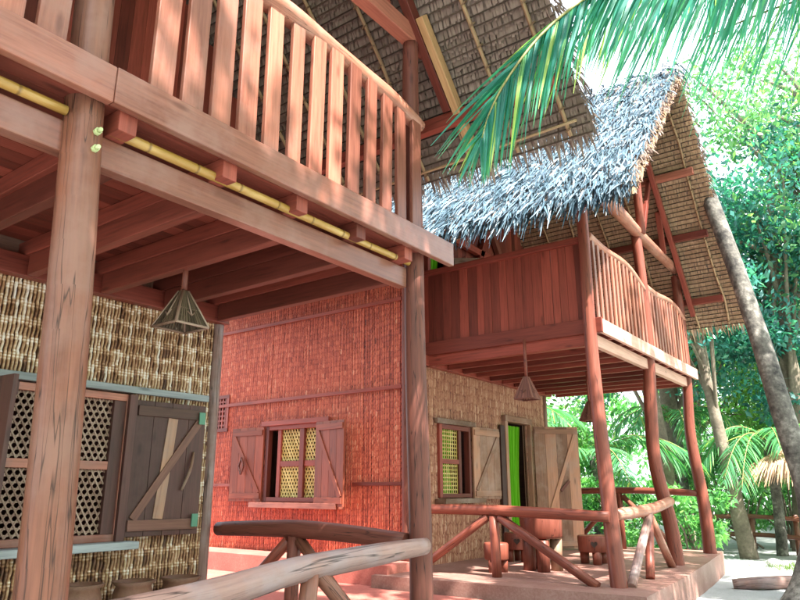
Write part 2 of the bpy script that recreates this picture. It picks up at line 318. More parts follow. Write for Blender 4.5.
# ---- a thatched slope: courses of leaves under, shaggy blades on top
def thatch(parent, x0, x1, yE, zE, yR, zR, under, topdens, fringe_len=.3, course=.088, tname='thatch', topmat='thatch_top'):
    E = np.array([0, yE, zE]); Rg = np.array([0, yR, zR]); sl = Rg-E; L = np.linalg.norm(sl); up = sl/L
    nrm = np.cross(np.array([1., 0, 0]), up); nrm = nrm if nrm[2] > 0 else -nrm
    parts = []
    nc = int(L/course); lw = .024; nx = int((x1-x0)/lw)
    xs = x0+(np.arange(nx)+.5)*lw
    for j in range(nc):
        s0 = j*course+rng.normal(0, .006); n = nx
        X = xs+rng.normal(0, .006, n); jit = rng.normal(0, .009, n)
        sway = .02*np.sin(xs*1.3+j*.7)
        w_ = lw*rng.uniform(.8, 1.15, n); lo = s0-.035+jit+sway; hi = s0+course*1.12+sway
        dlo = -.046+rng.normal(0, .003, n); dhi = .0
        v = np.empty((n, 4, 3))
        skew = rng.normal(0, .008, n)
        for q, (sx, s_, dd) in enumerate(((-.5, lo, dlo), (.5, lo+rng.normal(0, .006, n), dlo), (.5, hi, dhi), (-.5, hi, dhi))):
            v[:, q] = E+up*s_[:, None]+nrm*(np.zeros(n)+dd)[:, None]; v[:, q, 0] = X+sx*w_+(skew if q < 2 else 0)
        f = np.arange(n*4).reshape(n, 4); r = np.clip(.5+rng.normal(0, .10, n)+rng.normal(0, .08), 0, 1)
        parts.append((v.reshape(-1, 3), f, r))
    V, F, R_ = cat_mesh(parts)
    o = npmesh('thatch_underside', V, F, R_, under, parent)
    # laths
    m = MB()
    for j in range(nc):
        p = E+up*(j*course-.022)-nrm*.050; m.bar((x0, p[1], p[2]), (x1, p[1], p[2]), .013, .013, tuple(nrm))
    m.build('lath', 'lath', o)
    # solid core
    c0, c1 = E+up*.05+nrm*.02, Rg+nrm*.02; t = nrm*.16
    mm = MB(); pts = [c0, c1, c1+t, c0+t*.4]
    A = [(x0+.06, *p[1:]) for p in pts]; B = [(x1-.06, *p[1:]) for p in pts]
    for i in range(4):
        j = (i+1) % 4; mm.poly([A[i], A[j], B[j], B[i]])
    mm.poly(A[::-1]); mm.poly(B); mm.build('thatch_core', 'thatch_under', o)
    # shaggy top
    n = int(topdens*L*(x1-x0)); s_ = rng.random(n)*L; X = x0+rng.random(n)*(x1-x0)
    P = E+up*s_[:, None]+nrm*(.15+rng.random(n)*.07-.09*np.clip(1-s_/.6, 0, 1))[:, None]; P[:, 0] = X
    D = unit(-up+nrm*(rng.normal(.12, .16, n))[:, None]+np.stack([rng.normal(0, .30, n), np.zeros(n), np.zeros(n)], 1))
    Sd = unit(np.cross(D, nrm+rng.normal(0, .5, (n, 3)))); Lb = rng.uniform(.16, .34, n); Wd = rng.uniform(.018, .042, n)
    cl = .5+.28*np.sin(X*5+s_*3)*np.sin(s_*7-X*2)
    v, f = blades(P, D, Sd, Lb, Wd, .25, 2); r = np.repeat(np.clip(cl*.45+.25+rng.normal(0, .2, n), 0, 1), 2)
    P2 = [(v, f, r)]
    # eave fringe
    n = int((x1-x0)*150); X = x0+rng.random(n)*(x1-x0); P = E+up*(rng.random(n)*.22)[:, None]+nrm*(rng.random(n)*.17-.02)[:, None]; P[:, 0] = X
    D = unit(-up+np.stack([rng.normal(0, .22, n), rng.normal(0, .1, n), rng.normal(-.25, .15, n)], 1)); Sd = unit(np.cross(D, np.array([0, 1., .3])+rng.normal(0, .5, (n, 3))))
    v, f = blades(P, D, Sd, rng.uniform(.5, 1.15, n)*fringe_len, rng.uniform(.016, .04, n), .25, 2); P2.append((v, f, np.repeat(np.clip(rng.normal(.45, .22, n), 0, 1), 2)))
    V, F, R_ = cat_mesh(P2); npmesh('shaggy_thatch', V, F, R_, topmat, o)
    # verge fringe at the front end
    n = int(L*110); s_ = rng.random(n)*L; P = E+up*s_[:, None]+nrm*(rng.random(n)*.2-.02)[:, None]; P[:, 0] = x1-.1+rng.random(n)*.12
    D = unit(-up*.8+np.stack([rng.normal(.35, .2, n), np.zeros(n), np.zeros(n)], 1)+nrm*rng.normal(0, .12, n)[:, None]); Sd = unit(np.cross(D, rng.normal(0, 1, (n, 3))))
    v, f = blades(P, D, Sd, rng.uniform(.07, .17, n), rng.uniform(.015, .03, n), .2, 2)
    npmesh('verge_fringe', v, f, np.repeat(np.clip(rng.normal(.32, .14, n), 0, 1), 2), under if topmat == 'thatch_under' else 'thatch_under', o)
    # bamboo rafters under the leaves
    return o, E, up, nrm, L
def rafters(parent, xs, E, up, nrm, L, matname='tiewood'):
    for x in xs:
        m = MB(); pts = []; k = 9
        for i in range(k+1):
            p = E+up*(L*(i/k))-nrm*.074; pts.append((x+random.gauss(0, .012), p[1], p[2]))
        m.tube(pts, .020, 6, r=.5, sub=2); t = m                           # rope bindings are part of the rafter
        for i in range(int(L/.196)):
            p = E+up*(i*.196+.05)-nrm*.074
            t.bar((x-.026, p[1], p[2]), (x+.026, p[1]+up[1]*.02, p[2]+up[2]*.02), .014, .05, tuple(nrm), r=0)
        t.build('bamboo_rafter', matname, parent)

# ---- lattice of cane strips woven in three directions, clipped to a rectangle
def cane(name, mat, parent, org, ud, W, H, z0, nd, pitch=.052, sw=.011, kind='tri'):
    org, ud, nd = Vector(org), Vector(ud), Vector(nd); m = MB()
    def strip(a, b, dep):
        (u0, v0), (u1, v1) = a, b
        if math.hypot(u1-u0, v1-v0) < .02: return
        m.bar(org+ud*u0+Vector((0, 0, z0+v0))+nd*dep, org+ud*u1+Vector((0, 0, z0+v1))+nd*dep, .004, sw, nd.cross((Vector(org+ud*u1)-Vector(org+ud*u0)+Vector((0, 0, v1-v0))).normalized()))
    if kind == 'tri':
        dirs = [(1, 0), (.5, .866), (-.5, .866)]
    else: dirs = [(1, 0), (0, 1)]
    for di, (dx, dy) in enumerate(dirs):
        nx_, ny_ = -dy, dx; ext = W+H; c = -math.ceil(ext/pitch)*pitch+(pitch/2 if di == 0 and kind == 'tri' else 0)
        while c < ext:
            # line points p = n*c + d*t, clip to rect
            t0, t1 = -9, 9; ok = True
            for p, d, hi in ((nx_*c, dx, W), (ny_*c, dy, H)):
                if abs(d) < 1e-6:
                    if p < 0 or p > hi: ok = False
                else:
                    a, b = sorted((-p/d, (hi-p)/d)); t0, t1 = max(t0, a), min(t1, b)
            if ok and t1 > t0: strip((nx_*c+dx*t0, ny_*c+dy*t0), (nx_*c+dx*t1, ny_*c+dy*t1), di*.0045)
            c += pitch
    return m.build(name, mat, parent)
def shutter(name, parent, hinge, d, W, z0, z1, nd, mat, brace, bmat, th=.035, diag=1, label=None, tanstrip=None):
    """a ledged and braced board leaf from the hinge along direction d; nd = outer face normal"""
    hx, d, nd = Vector(hinge), Vector(d).normalized(), Vector(nd).normalized(); m = MB(); n = 4
    for i in range(n):
        p = hx+d*(W*(i+.5)/n); m.bar((p.x, p.y, z0), (p.x, p.y, z1), W/n-.003, th, nd)
    o = m.build(name, mat, parent, bevel=.003)
    b = MB(); q = nd*(th/2+.010)
    def at(u, z): return hx+d*u+Vector((0, 0, z))+q
    b.bar(at(.02, z1-.09), at(W-.02, z1-.09), .02, .09, (0, 0, 1)); b.bar(at(.02, z0+.09), at(W-.02, z0+.09), .02, .09, (0, 0, 1))
    a0, a1 = (.06, W-.06) if diag > 0 else (W-.06, .06)
    b.bar(at(a0, z0+.14), at(a1, z1-.14), .018, .07, nd.cross(d))
    b.build('brace', bmat, o, bevel=.003)
    if tanstrip:
        b = MB(); b.bar(at(W*.42, z0+.14)-nd*.006, at(W*.52, z1-.14)-nd*.006, .095, .012, nd); b.build('cover_strip', tanstrip, o, bevel=.002)
    if label: o['label'] = label
    return o

# ================================================================== GROUND
def ground():
    m = MB(); n = 60; g = []
    def zf(x, y): return 0.03*math.sin(x*.5+1)*math.cos(y*.4)+.015*math.sin(x*1.7+y*1.3) - .02
    xs = [-400, -150, -60]+[-30+i for i in range(51)]+[40, 120, 400]; ys = [-400, -120, -30]+[-10+i for i in range(51)]+[60, 150, 400]
    for y in ys:
        for x in xs: m.v.append(Vector((x, y, zf(x, y) if abs(x) < 35 and abs(y) < 45 else -.02)))
    W = len(xs)
    for j in range(len(ys)-1):
        for i in range(W-1):
            a = j*W+i; m.face((a, a+1, a+W+1, a+W), [(xs[i], ys[j])]*4, .5, True)
    o = m.build('ground', 'sand'); o['kind'] = 'structure'
ground()
FZ = .33
def slab(name, pts, z0, z1, mat, lip=None):
    m = MB(); A = [(x, y, z0) for x, y in pts]; B = [(x, y, z1) for x, y in pts]; n = len(pts)
    for i in range(n): j = (i+1) % n; m.poly([A[i], A[j], B[j], B[i]])
    m.poly(B); m.poly(A[::-1])
    o = m.build(name, mat, bevel=.012); o['kind'] = 'structure'; return o
slab('terrace', [(-11.4, 7.62), (-5.86, 7.56), (-5.86, 7.3), (-2.42, 7.5), (-2.55, 9.5), (-2.75, 11.5), (-3.0, 13.75), (-11.4, 13.75)], -.15, FZ, 'floor')
slab('porch_floor', [(-10.5, -1.3), (-2.85, -1.3), (-2.85, 4.62), (-10.5, 4.62)], -.15, FZ, 'floor')

slab('passage_floor', [(-10.5, 4.63), (-3.5, 4.63), (-3.6, 6.2), (-4.2, 7.25), (-4.2, 7.28), (-5.9, 7.28), (-5.9, 7.41), (-10.5, 7.41)], -.15, .18, 'plinth_red')
slab('red_plinth', [(-11.4, 7.42), (-5.7, 7.42), (-5.7, 7.98), (-5.84, 8.03), (-11.4, 8.03)], -.15, .44, 'plinth_red')
# ================================================================== LEFT HOUSE
LH = thing('thatched_house', (-5.5, 1.65, 0), 'near house with pale board balustrade and a golden bamboo pole under its balcony', 'house')
XW = -5.5; XB = -3.15
WIN = (2.12, 3.42, .97, 2.19)
yo = -1.2
def wl(y): return y-yo
weave('reed_wall', 'reed_tan', LH, (XW, yo, 0), (0, 1, 0), (1, 0, 0), 5.5, FZ, 3.03, holes=[(wl(WIN[0]), wl(WIN[1]), WIN[2]-.02, WIN[3]+.02)], rod=.031, row=.140, sub=12, bf=.38, narrow=.78, slant=.26, band=.70, ridge=.14, pj=.09, stick=.52, tv=.14)
m = MB()
def wall_back(m, x, ya, yb, z0, z1, hole):
    a, b, c, d = hole
    for (p, q, r_, s) in ((ya, a, z0, z1), (b, yb, z0, z1), (a, b, z0, c), (a, b, d, z1)): m.box((x-.06, p, r_), (x-.035, q, s))
wall_back(m, XW, yo, 4.28, FZ, 3.36, WIN)
m.box((-10, 4.2, FZ), (XW-.06, 4.24, 5.6)); m.box((-10, yo, FZ), (XW-.06, yo+.05, 5.6)); m.box((-10.1, yo, FZ), (-10, 4.24, 5.6)); m.build('wall_backing', 'brownshut', LH)
m = MB(); m.tube([(XW+.0, 4.33, 0), (XW+.0, 4.32, 1.6), (XW, 4.31, 3.2)], .055, 10, rough=.05, sub=3); m.build('corner_post', 'greylog', LH)
# upper gable boards
m = MB(); y = yo
while y < 4.3:
    zt = 4.55+1.1*(5.45-abs(y+.07-1.65)-1.65)-.15; m.bar((XW, y+.07, 3.34), (XW, y+.07, zt), .137, .025, (1, 0, 0)); y += .14
m.build('gable_boards', 'red', LH, bevel=.002)
# window
m = MB(); a, b, c, d = WIN; x = XW+.01
m.box((x-.05, a-.0, c), (x+.035, a+.06, d)); m.box((x-.05, b-.06, c), (x+.035, b, d)); m.box((x-.05, a+.06, d-.06), (x+.035, b-.06, d)); m.box((x-.05, a+.06, c), (x+.035, b-.06, c+.06))
mid = 2.78; zc = 1.58
m.box((x-.045, mid-.035, c+.06), (x+.025, mid+.035, d-.06)); m.box((x-.045, a+.06, zc-.035), (x+.02, mid-.035, zc+.035)); m.box((x-.045, mid+.035, zc-.035), (x+.02, b-.12, zc+.035))
jm = MB(); jm.box((x-.045, b-.17, c+.06), (x+.024, b-.06, d-.06)); jm.box((x+.036, b-.055, c), (x+.075, b+.02, d)); jm.build('dark_window_reveal', 'darkshut', LH, bevel=.004)  # dark boxes give the shade of the deep reveal by colour
wf = m.build('window', 'pale', LH, bevel=.004); wf['label'] = 'pale framed window with woven cane panes'
for (u0, u1) in ((a+.06, mid-.035), (mid+.035, b-.17)):
    for (v0, v1) in ((c+.06, zc-.035), (zc+.035, d-.06)):
        cane('cane_pane', 'cane', wf, (x-.02, u0, 0), (0, 1, 0), u1-u0, v1-v0, v0, (1, 0, 0), .048, .0125)
m = MB(); m.bar((XW+.06, 1.6, d+.04), (XW+.06, 4.2, d+.045), .05, .06); m.build('lintel', 'greyplank', LH, bevel=.005)
m = MB(); m.bar((XW+.12, 1.7, c-.035), (XW+.11, 3.52, c-.03), .16, .06); m.build('window_sill', 'greyplank', LH, bevel=.006)
sh = shutter('shutter', LH, (XW+.05, 3.44, 0), (.10, 1, 0), .70, 1.0, 2.15, (1, -.1, 0), 'darkshut', None, 'brownshut', label='dark open shutter with a diagonal brace over a tan strip', tanstrip='tan')
for zz_ in (1.12, 2.03):
    m = MB(); m.bar((XW+.165, 4.075, zz_-.055), (XW+.165, 4.075, zz_+.055), .06, .014, (1, -.1, 0)); m.build('hinge', 'hinge', sh)
m = MB(); m.tube([(XW+.135, 3.93, 1.38), (XW+.16, 3.985, 1.55), (XW+.14, 4.03, 1.72)], [.012, .016, .011], 8, sub=3); m.build('handle', 'tan', sh)
shutter('shutter', LH, (XW+.04, 2.10, 0), (1, .06, 0), .62, 1.0, 2.15, (-.06, 1, 0), 'darkshut', None, 'darkshut', label='dark shutter standing open at right angles to the wall')
# balcony carcass
m = MB(); m.bar((-3.2, -1.3, 3.085), (-3.2, 4.36, 3.085), .085, .17); m.build('rim_beam', 'pale', LH, bevel=.008)
m = MB(); m.bar((XW+.06, -1.2, 3.09), (XW+.06, 4.36, 3.09), .1, .17); m.build('wall_plate', 'red', LH, bevel=.006)
for y in (-.85, -.25, .37, .98, 1.72, 2.36, 2.98, 3.6, 4.22):
    m = MB(); m.bar((XW-.1, y, 3.238), (-3.03, y+random.uniform(-.02, .02), 3.238), .105, .125); m.build('joist', 'joist', LH, bevel=.006)
    m = MB(); m.bar((XW+.14, y, 3.09), (-3.25, y+random.uniform(-.02, .02), 3.09), .075, .17); m.build('lower_joist', 'joist', LH, bevel=.006)
m = MB(); x = XW+.05
while x < -3.06:
    w_ = random.uniform(.11, .15); m.bar((x+w_/2, -1.3, 3.318), (x+w_/2, 4.4, 3.318), w_-.004, .03); x += w_
m.build('balcony_floor', 'joist', LH)
for (ya, yb) in ((-1.3, 1.42), (1.66, 4.34)):
    m = MB(); m.tube([(-3.125, ya, 3.205), (-3.12, (ya+yb)/2, 3.20), (-3.125, yb, 3.205)], [.030, .028, .026], 12, sub=5); m.build('bamboo_pole', 'bamboo', LH)
for (ya, yb) in ((-1.3, 1.57), (1.573, 4.80)):
    m = MB(); m.bar((-2.99, ya, 3.375), (-2.99, yb, 3.37), .055, .205); m.build('fascia_board', 'pale', LH, bevel=.008)
def rail_z(y): return 4.50+.13*math.sin(max(0, min(1, (4.42-y)/2.8))*math.pi)
y = -1.0
while y < 4.36:
    if abs(y-1.52) > .15:
        wd = random.uniform(.115, .135) if y > 2.6 else random.uniform(.135, .155)
        m = MB(); m.bar((-3.045, y, 3.30), (-3.045, y+random.uniform(-.012, .012), rail_z(y)), wd, .035, (1, 0, 0)); m.build('baluster', 'pale' if y < 3.1 else 'orange', LH, bevel=.006)
    y += .205
m = MB(); pts = [(-3.09+.015*math.sin(i*1.9), 4.46-i*.42, rail_z(4.46-i*.42)+.02) for i in range(8)]; m.tube(pts, [.068, .075, .08, .085, .083, .085, .082, .085], 14, rough=.10, sub=4); m.build('handrail', 'orangelog', LH)
m = MB(); pts = [(-3.09, 1.42-i*.5, 4.5) for i in range(6)]; m.tube(pts, .08, 14, rough=.08, sub=4); m.build('handrail', 'orangelog', LH)
m = MB(); m.tube([(-3.13, 1.66, -.1), (-3.13, 1.62, .9), (-3.145, 1.59, 1.9), (-3.14, 1.52, 3.2), (-3.15, 1.48, 4.4), (-3.15, 1.48, 5.4)], [.125, .112, .108, .095, .095, .09], 18, rough=.045, sub=6); lp = m.build('post', 'log', LH)
for zz_ in (3.02, 3.115):
    m = MB(); m.tube([(-3.06, 1.545, zz_), (-3.02, 1.543, zz_)], .019, 6); m.tube([(-3.02, 1.543, zz_), (-2.995, 1.542, zz_)], .011, 8); m.build('bolt', 'brass', lp)
m = MB(); m.tube([(-3.13, 4.50, -.1), (-3.13, 4.49, 1.2), (-3.15, 4.47, 2.4), (-3.145, 4.45, 3.5), (-3.15, 4.42, 4.6), (-3.15, 4.42, 5.38)], [.092, .088, .086, .08, .078, .072], 16, rough=.045, sub=6); m.build('post', 'darklog', LH)
m = MB(); m.tube([(-3.13, -1.1, -.1), (-3.15, -1.12, 5.38)], .09, 12, sub=6); m.build('post', 'log', LH)
# roof
YE, ZE, YR, ZR = 5.45, 4.55, 1.65, 8.73
for side in (1, -1):
    yE = YE if side > 0 else 2*YR-YE
    o, E, up, nrm, L = thatch(LH, -10.5, -1.85, yE, ZE, YR, ZR, 'thatch_under', 25 if side > 0 else 60, .24 if side > 0 else .3, topmat='thatch_under')
    rafters(o, [-2.05-.52*i for i in range(15)] if side > 0 else [-2.1-1.0*i for i in range(8)], E, up, nrm, L)
m = MB(); m.bar((-3.15, -1.4, 5.46), (-3.15, 5.08, 5.46), .13, .17); m.build('roof_plate', 'orange', LH, bevel=.01)
def zr(y): return ZE+1.1*(YE-y)
for k, (mat, xo) in enumerate((('yellow', -2.98), )):
    m = MB(); m.bar((xo, 4.35, zr(4.35)-.20), (xo, 5.22, zr(5.22)-.20), .075, .11); m.build('rafter_tail', mat, LH, bevel=.006)
m = MB(); m.bar((-3.07, 2.0, zr(2.0)-.18), (-3.07, 4.95, zr(4.95)-.18), .085, .13); m.build('principal_rafter', 'red', LH, bevel=.006)
for y in (4.98, 3.4):
    m = MB(); m.bar((-10, y, zr(y)-.24-.0), (-2.0, y, zr(y)-.24), .09, .13); m.build('purlin', 'red', LH, bevel=.006)
m = MB(); m.bar((-3.15, 4.0, 5.52), (-3.15, 1.7, 8.1), .11, .14); m.build('roof_strut', 'red', LH, bevel=.006)
m = MB(); m.tube([(-8, 5.32, zr(5.32)-.12), (-4.5, 5.33, zr(5.32)-.13), (-1.95, 5.3, zr(5.32)-.11)], .014, 6, sub=4); m.build('eave_batten', 'tiewood', LH)

# ================================================================== RIGHT HOUSE
RH = thing('thatched_house', (-5.89, 10.8, 0), 'farther house with red woven wall, plank balcony and sunlit shaggy grey thatch', 'house')
XR = -5.89; YF = 8.12
# red wall (faces the camera side) : u runs along +X from -11.5
uo = -11.5
def ru(x): return x-uo
RWIN = (-8.82, -7.42, 1.2, 2.43)
weave('red_reed_wall', 'reed_red', RH, (uo, YF, 0), (1, 0, 0), (0, -1, 0), 5.62, FZ+.02, 5.3, holes=[(ru(RWIN[0]), ru(RWIN[1]), RWIN[2], RWIN[3]), (ru(-10.38), ru(-9.86), 2.4, 3.06)], rod=.034, row=.085, sub=6, bf=.22, narrow=.84, slant=.16, band=.42, stick=.58, ridge=.05, pj=.12, tv=.09)
m = MB()
for (xa, xb, z0, z1) in ((uo, RWIN[0], FZ, 5.4), (RWIN[1], XR-.03, FZ, 5.4), (RWIN[0], RWIN[1], FZ, RWIN[2]), (RWIN[0], RWIN[1], RWIN[3], 5.4)): m.box((xa, YF+.035, z0), (xb, YF+.06, z1))
m.build('wall_backing', 'back', RH)
for z in (4.22, 2.86):
    m = MB(); m.bar((uo, YF-.03, z), (-5.95, YF-.03, z+.01), .035, .055); m.build('wall_batten', 'red', RH, bevel=.004)
for (xa, xb) in ((uo, -9.55), (-6.88, -5.95)):
    m = MB(); m.bar((xa, YF-.03, 1.47), (xb, YF-.03, 1.47), .03, .05); m.build('wall_batten', 'red', RH, bevel=.004)
# red window with four cane panes
m = MB(); a, b, c, d = RWIN; y = YF
m.box((a, y-.04, c), (a+.07, y+.05, d)); m.box((b-.07, y-.04, c), (b, y+.05, d)); m.box((a+.07, y-.04, d-.07), (b-.07, y+.05, d)); m.box((a+.07, y-.04, c), (b-.07, y+.05, c+.07))
xm = (-8.52, -7.98); zc = 1.80
fr = m
fr.box((-8.56, y-.01, c+.07), (-8.48, y+.06, d-.07)); fr.box((-8.03, y-.03, c+.07), (-7.93, y+.06, d-.07)); fr.box((-7.56, y-.01, c+.07), (-7.49, y+.06, d-.07))
fr.box((-8.48, y-.008, zc-.045), (-8.03, y+.055, zc+.045)); fr.box((-7.93, y-.008, zc-.045), (-7.56, y+.055, zc+.045))
rw = fr.build('window', 'red', RH, bevel=.005); rw['label'] = 'red framed window with yellow cane panes'
for (x0, x1) in ((-8.48, -8.03), (-7.93, -7.56)):
    for (v0, v1) in ((c+.07, zc-.045), (zc+.045, d-.07)): cane('cane_pane', 'cane_yellow', rw, (x0, y+.03, 0), (1, 0, 0), x1-x0, v1-v0, v0, (0, -1, 0), .055, .024)
m = MB(); m.bar((-8.98, y-.11, c-.05), (-7.05, y-.11, c-.055), .2, .085); m.build('window_sill', 'orange', RH, bevel=.006)
m = MB(); m.bar((-8.9, y-.06, d+.04), (-7.35, y-.06, d+.04), .06, .08); m.build('lintel', 'red', RH, bevel=.006)
s1 = shutter('shutter', RH, (-8.84, y-.06, 0), (-1, -.08, 0), .74, 1.2, 2.42, (.08, -1, 0), 'redshut', None, 'redshut', label='red shutter folded back flat')
m = MB(); m.bar((-9.32, y-.17, 1.78), (-9.26, y-.17, 1.92), .03, .02); m.bar((-9.26, y-.17, 1.92), (-9.2, y-.17, 1.78), .03, .02); m.bar((-9.32, y-.17, 1.78), (-9.26, y-.17, 1.64), .03, .02); m.bar((-9.26, y-.17, 1.64), (-9.2, y-.17, 1.78), .03, .02); m.build('handle', 'darklog', s1)
shutter('shutter', RH, (-7.60, y-.085, 0), (1, -.16, 0), .70, 1.14, 2.43, (-.16, -1, 0), 'redshut', None, 'redshut', diag=-1, label='orange red shutter folded back over the wall')
# vent grille
m = MB(); m.box((-10.38, y-.03, 2.4), (-9.86, y+.03, 2.46)); m.box((-10.38, y-.03, 3.0), (-9.86, y+.03, 3.06)); m.box((-10.38, y-.03, 2.46), (-10.32, y+.03, 3.0)); m.box((-9.92, y-.03, 2.46), (-9.86, y+.03, 3.0))
for i in range(5): m.box((-10.31+i*.078+.02, y-.015, 2.46), (-10.31+i*.078+.05, y+.012, 3.0))
for i in range(6): m.box((-10.32, y-.012, 2.5+i*.085), (-9.92, y+.02, 2.53+i*.085))
m.build('vent_grille', 'red', RH)
m = MB(); m.tube([(XR+.03, YF-.02, 0.3), (XR+.03, YF-.03, 2), (XR+.03, YF-.02, 5.3)], .075, 12, rough=.05, sub=4); m.build('corner_post', 'darklog', RH)
m = MB(); m.bar((XR+.12, YF+.10, .33), (XR+.12, YF+.10, 3.2), .05, .05); m.build('corner_trim', 'tan', RH)
# right wall
DW = (11.12, 12.02, FZ, 2.58); SW = (8.92, 9.86, 1.27, 2.38); yo2 = YF
weave('reed_wall', 'reed_pink', RH, (XR, yo2, 0), (0, 1, 0), (1, 0, 0), 4.75, FZ, 3.28, holes=[(DW[0]-yo2, DW[1]-yo2, 0, DW[3]), (SW[0]-yo2, SW[1]-yo2, SW[2], SW[3])], rod=.033, row=.145, sub=9, bf=.2, narrow=.86, slant=.2, band=.40, stick=.60, ridge=.05, pj=.12, tv=.10)
m = MB()
for (p, q, z0, z1) in ((YF+.06, SW[0], FZ, 3.3), (SW[1], DW[0], FZ, 3.3), (DW[1], 12.86, FZ, 3.3), (SW[0], SW[1], FZ, SW[2]), (SW[0], SW[1], SW[3], 3.3), (DW[0], DW[1], DW[3], 3.3)): m.box((XR-.06, p, z0), (XR-.035, q, z1))
m.box((-11.4, 12.84, FZ), (XR-.06, 12.88, 5.3)); m.box((-11.5, YF+.06, FZ), (-11.4, 12.88, 5.3)); m.build('wall_backing', 'back', RH)
m = MB(); m.tube([(XR, 12.9, .3), (XR, 12.9, 3.3)], .05, 10, sub=4, rough=.05); m.build('corner_post', 'tan', RH)
m = MB(); a, b, c, d = SW; x = XR
m.box((x-.05, a, c), (x+.05, a+.08, d)); m.box((x-.05, b-.06, c), (x+.05, b, d)); m.box((x-.05, a+.08, d-.07), (x+.05, b-.06, d)); m.box((x-.05, a+.08, c), (x+.05, b-.06, c+.06)); m.box((x-.03, a+.08, 1.78), (x+.035, 9.5, 1.85)); m.box((x-.03, 9.5, c+.06), (x+.035, 9.58, d-.07))
sw = m.build('window', 'red', RH, bevel=.004); sw['label'] = 'dark red window beside the door'
for (v0, v1) in ((c+.06, 1.78), (1.85, d-.07)): cane('cane_pane', 'cane_yellow', sw, (x, a+.08, 0), (0, 1, 0), 9.5-a-.08, v1-v0, v0, (1, 0, 0), .06, .02, 'sq')
m = MB(); m.bar((XR+.07, 8.8, d+.04), (XR+.07, 9.95, d+.05), .06, .08); m.build('lintel', 'tan', RH, bevel=.004)
m = MB(); m.bar((XR+.13, 8.8, c-.05), (XR+.13, 10.0, c-.045), .2, .07); m.build('window_sill', 'tan', RH, bevel=.004)
shutter('shutter', RH, (XR+.06, 9.9, 0), (.12, 1, 0), .74, 1.24, 2.4, (1, -.12, 0), 'doorwood', None, 'doorwood', label='pale pinkish shutter folded back')
m = MB(); a, b, c, d = DW
m.box((x-.08, a-.10, c), (x+.09, a, d)); m.box((x-.08, b, c), (x+.09, b+.07, d)); m.box((x-.08, a-.10, d), (x+.10, b+.07, d+.11)); m.build('door_frame', 'doorwood', RH, bevel=.005)
m = MB(); m.box((x+.03, 10.86, c), (x+.075, 11.018, 2.5)); m.build('door_panel', 'darkshut', RH, bevel=.004)  # dark upright strip left of the door frame
dl = shutter('door_panel', RH, (XR+.13, 12.06, 0), (.62, .55, 0), .86, FZ+.02, 2.55, (.55, -.62, 0), 'doorwood', None, 'doorwood', th=.045, label='pale plank door leaf swung outward')
m = MB(); m.bar((XR+.5, 12.34, 1.37), (XR+.62, 12.46, 1.55), .03, .05); m.build('handle', 'darklog', dl)
# balcony
m = MB(); m.bar((-3.17, 8.5, 3.30), (-3.17, 13.25, 3.30), .08, .16); m.build('rim_beam', 'litbeam', RH, bevel=.006)
m = MB(); m.bar((XR+.09, 8.3, 3.30), (XR+.09, 13.0, 3.30), .1, .16); m.build('wall_plate', 'red', RH, bevel=.006)
for i in range(11):
    y = 8.62+i*.455; m = MB(); m.bar((XR-.1, y, 3.425), (-3.07, y, 3.425), .075, .085); m.build('joist', 'joist', RH, bevel=.005)
    m = MB(); m.bar((XR+.15, y+.0, 3.30), (-3.22, y+.0, 3.30), .06, .15); m.build('lower_joist', 'joist', RH, bevel=.005)
m = MB(); x = XR-.1
while x < -3.1:
    w_ = random.uniform(.11, .15); m.bar((x+w_/2, 8.56, 3.485), (x+w_/2, 13.3, 3.485), w_-.004, .03); x += w_
m.build('balcony_floor', 'joist', RH)
m = MB(); m.bar((-3.03, 8.54, 3.47), (-3.03, 13.45, 3.47), .05, .19); m.build('fascia_board', 'litbeam', RH, bevel=.006)
m = MB(); m.bar((-5.95, 8.515, 3.475), (-3.0, 8.515, 3.475), .05, .20); m.build('fascia_board', 'red', RH, bevel=.006)
m = MB(); m.bar((-5.95, 8.56, 3.30), (-3.22, 8.56, 3.30), .07, .16); m.build('front_beam', 'red', RH, bevel=.006)
x = -5.88; pl = MB()
while x < -3.3:
    w_ = random.uniform(.11, .16); w_ = min(w_, -3.26-x+.01)
    m = MB(); m.bar((x+w_/2, 8.55+random.uniform(-.004, .004), 3.56), (x+w_/2, 8.55, 4.66), w_-random.choice((.003, .004, .008)), .025, (0, -1, 0)); m.build('parapet_board', 'red', RH, bevel=.002); x += w_
m = MB(); m.bar((-5.95, 8.54, 4.70), (-3.2, 8.54, 4.70), .12, .09); m.build('parapet_rail', 'red', RH, bevel=.008)
for (ya, yb, z0, z1) in ((8.5, 10.85, 4.74, 4.52), (10.95, 13.2, 4.60, 4.50)):
    def zz(t): return z0+(z1-z0)*t+.10*math.sin(t*math.pi)*(1 if ya < 9 else .9)-.05*math.sin(t*2*math.pi)
    pts = [(-3.11, ya+(yb-ya)*t/8, zz(t/8)) for t in range(9)]; m = MB(); m.tube(pts, .06, 12, rough=.10, sub=3); m.build('handrail', 'orangelog', RH)
    n = 13
    for i in range(n):
        t = (i+.8)/(n+.6); y = ya+(yb-ya)*t; m = MB(); m.bar((-3.085, y, 3.5), (-3.085, y+random.uniform(-.02, .02), zz(t)), .075, .028, (1, 0, 0)); m.build('baluster', 'pale', RH, bevel=.004)
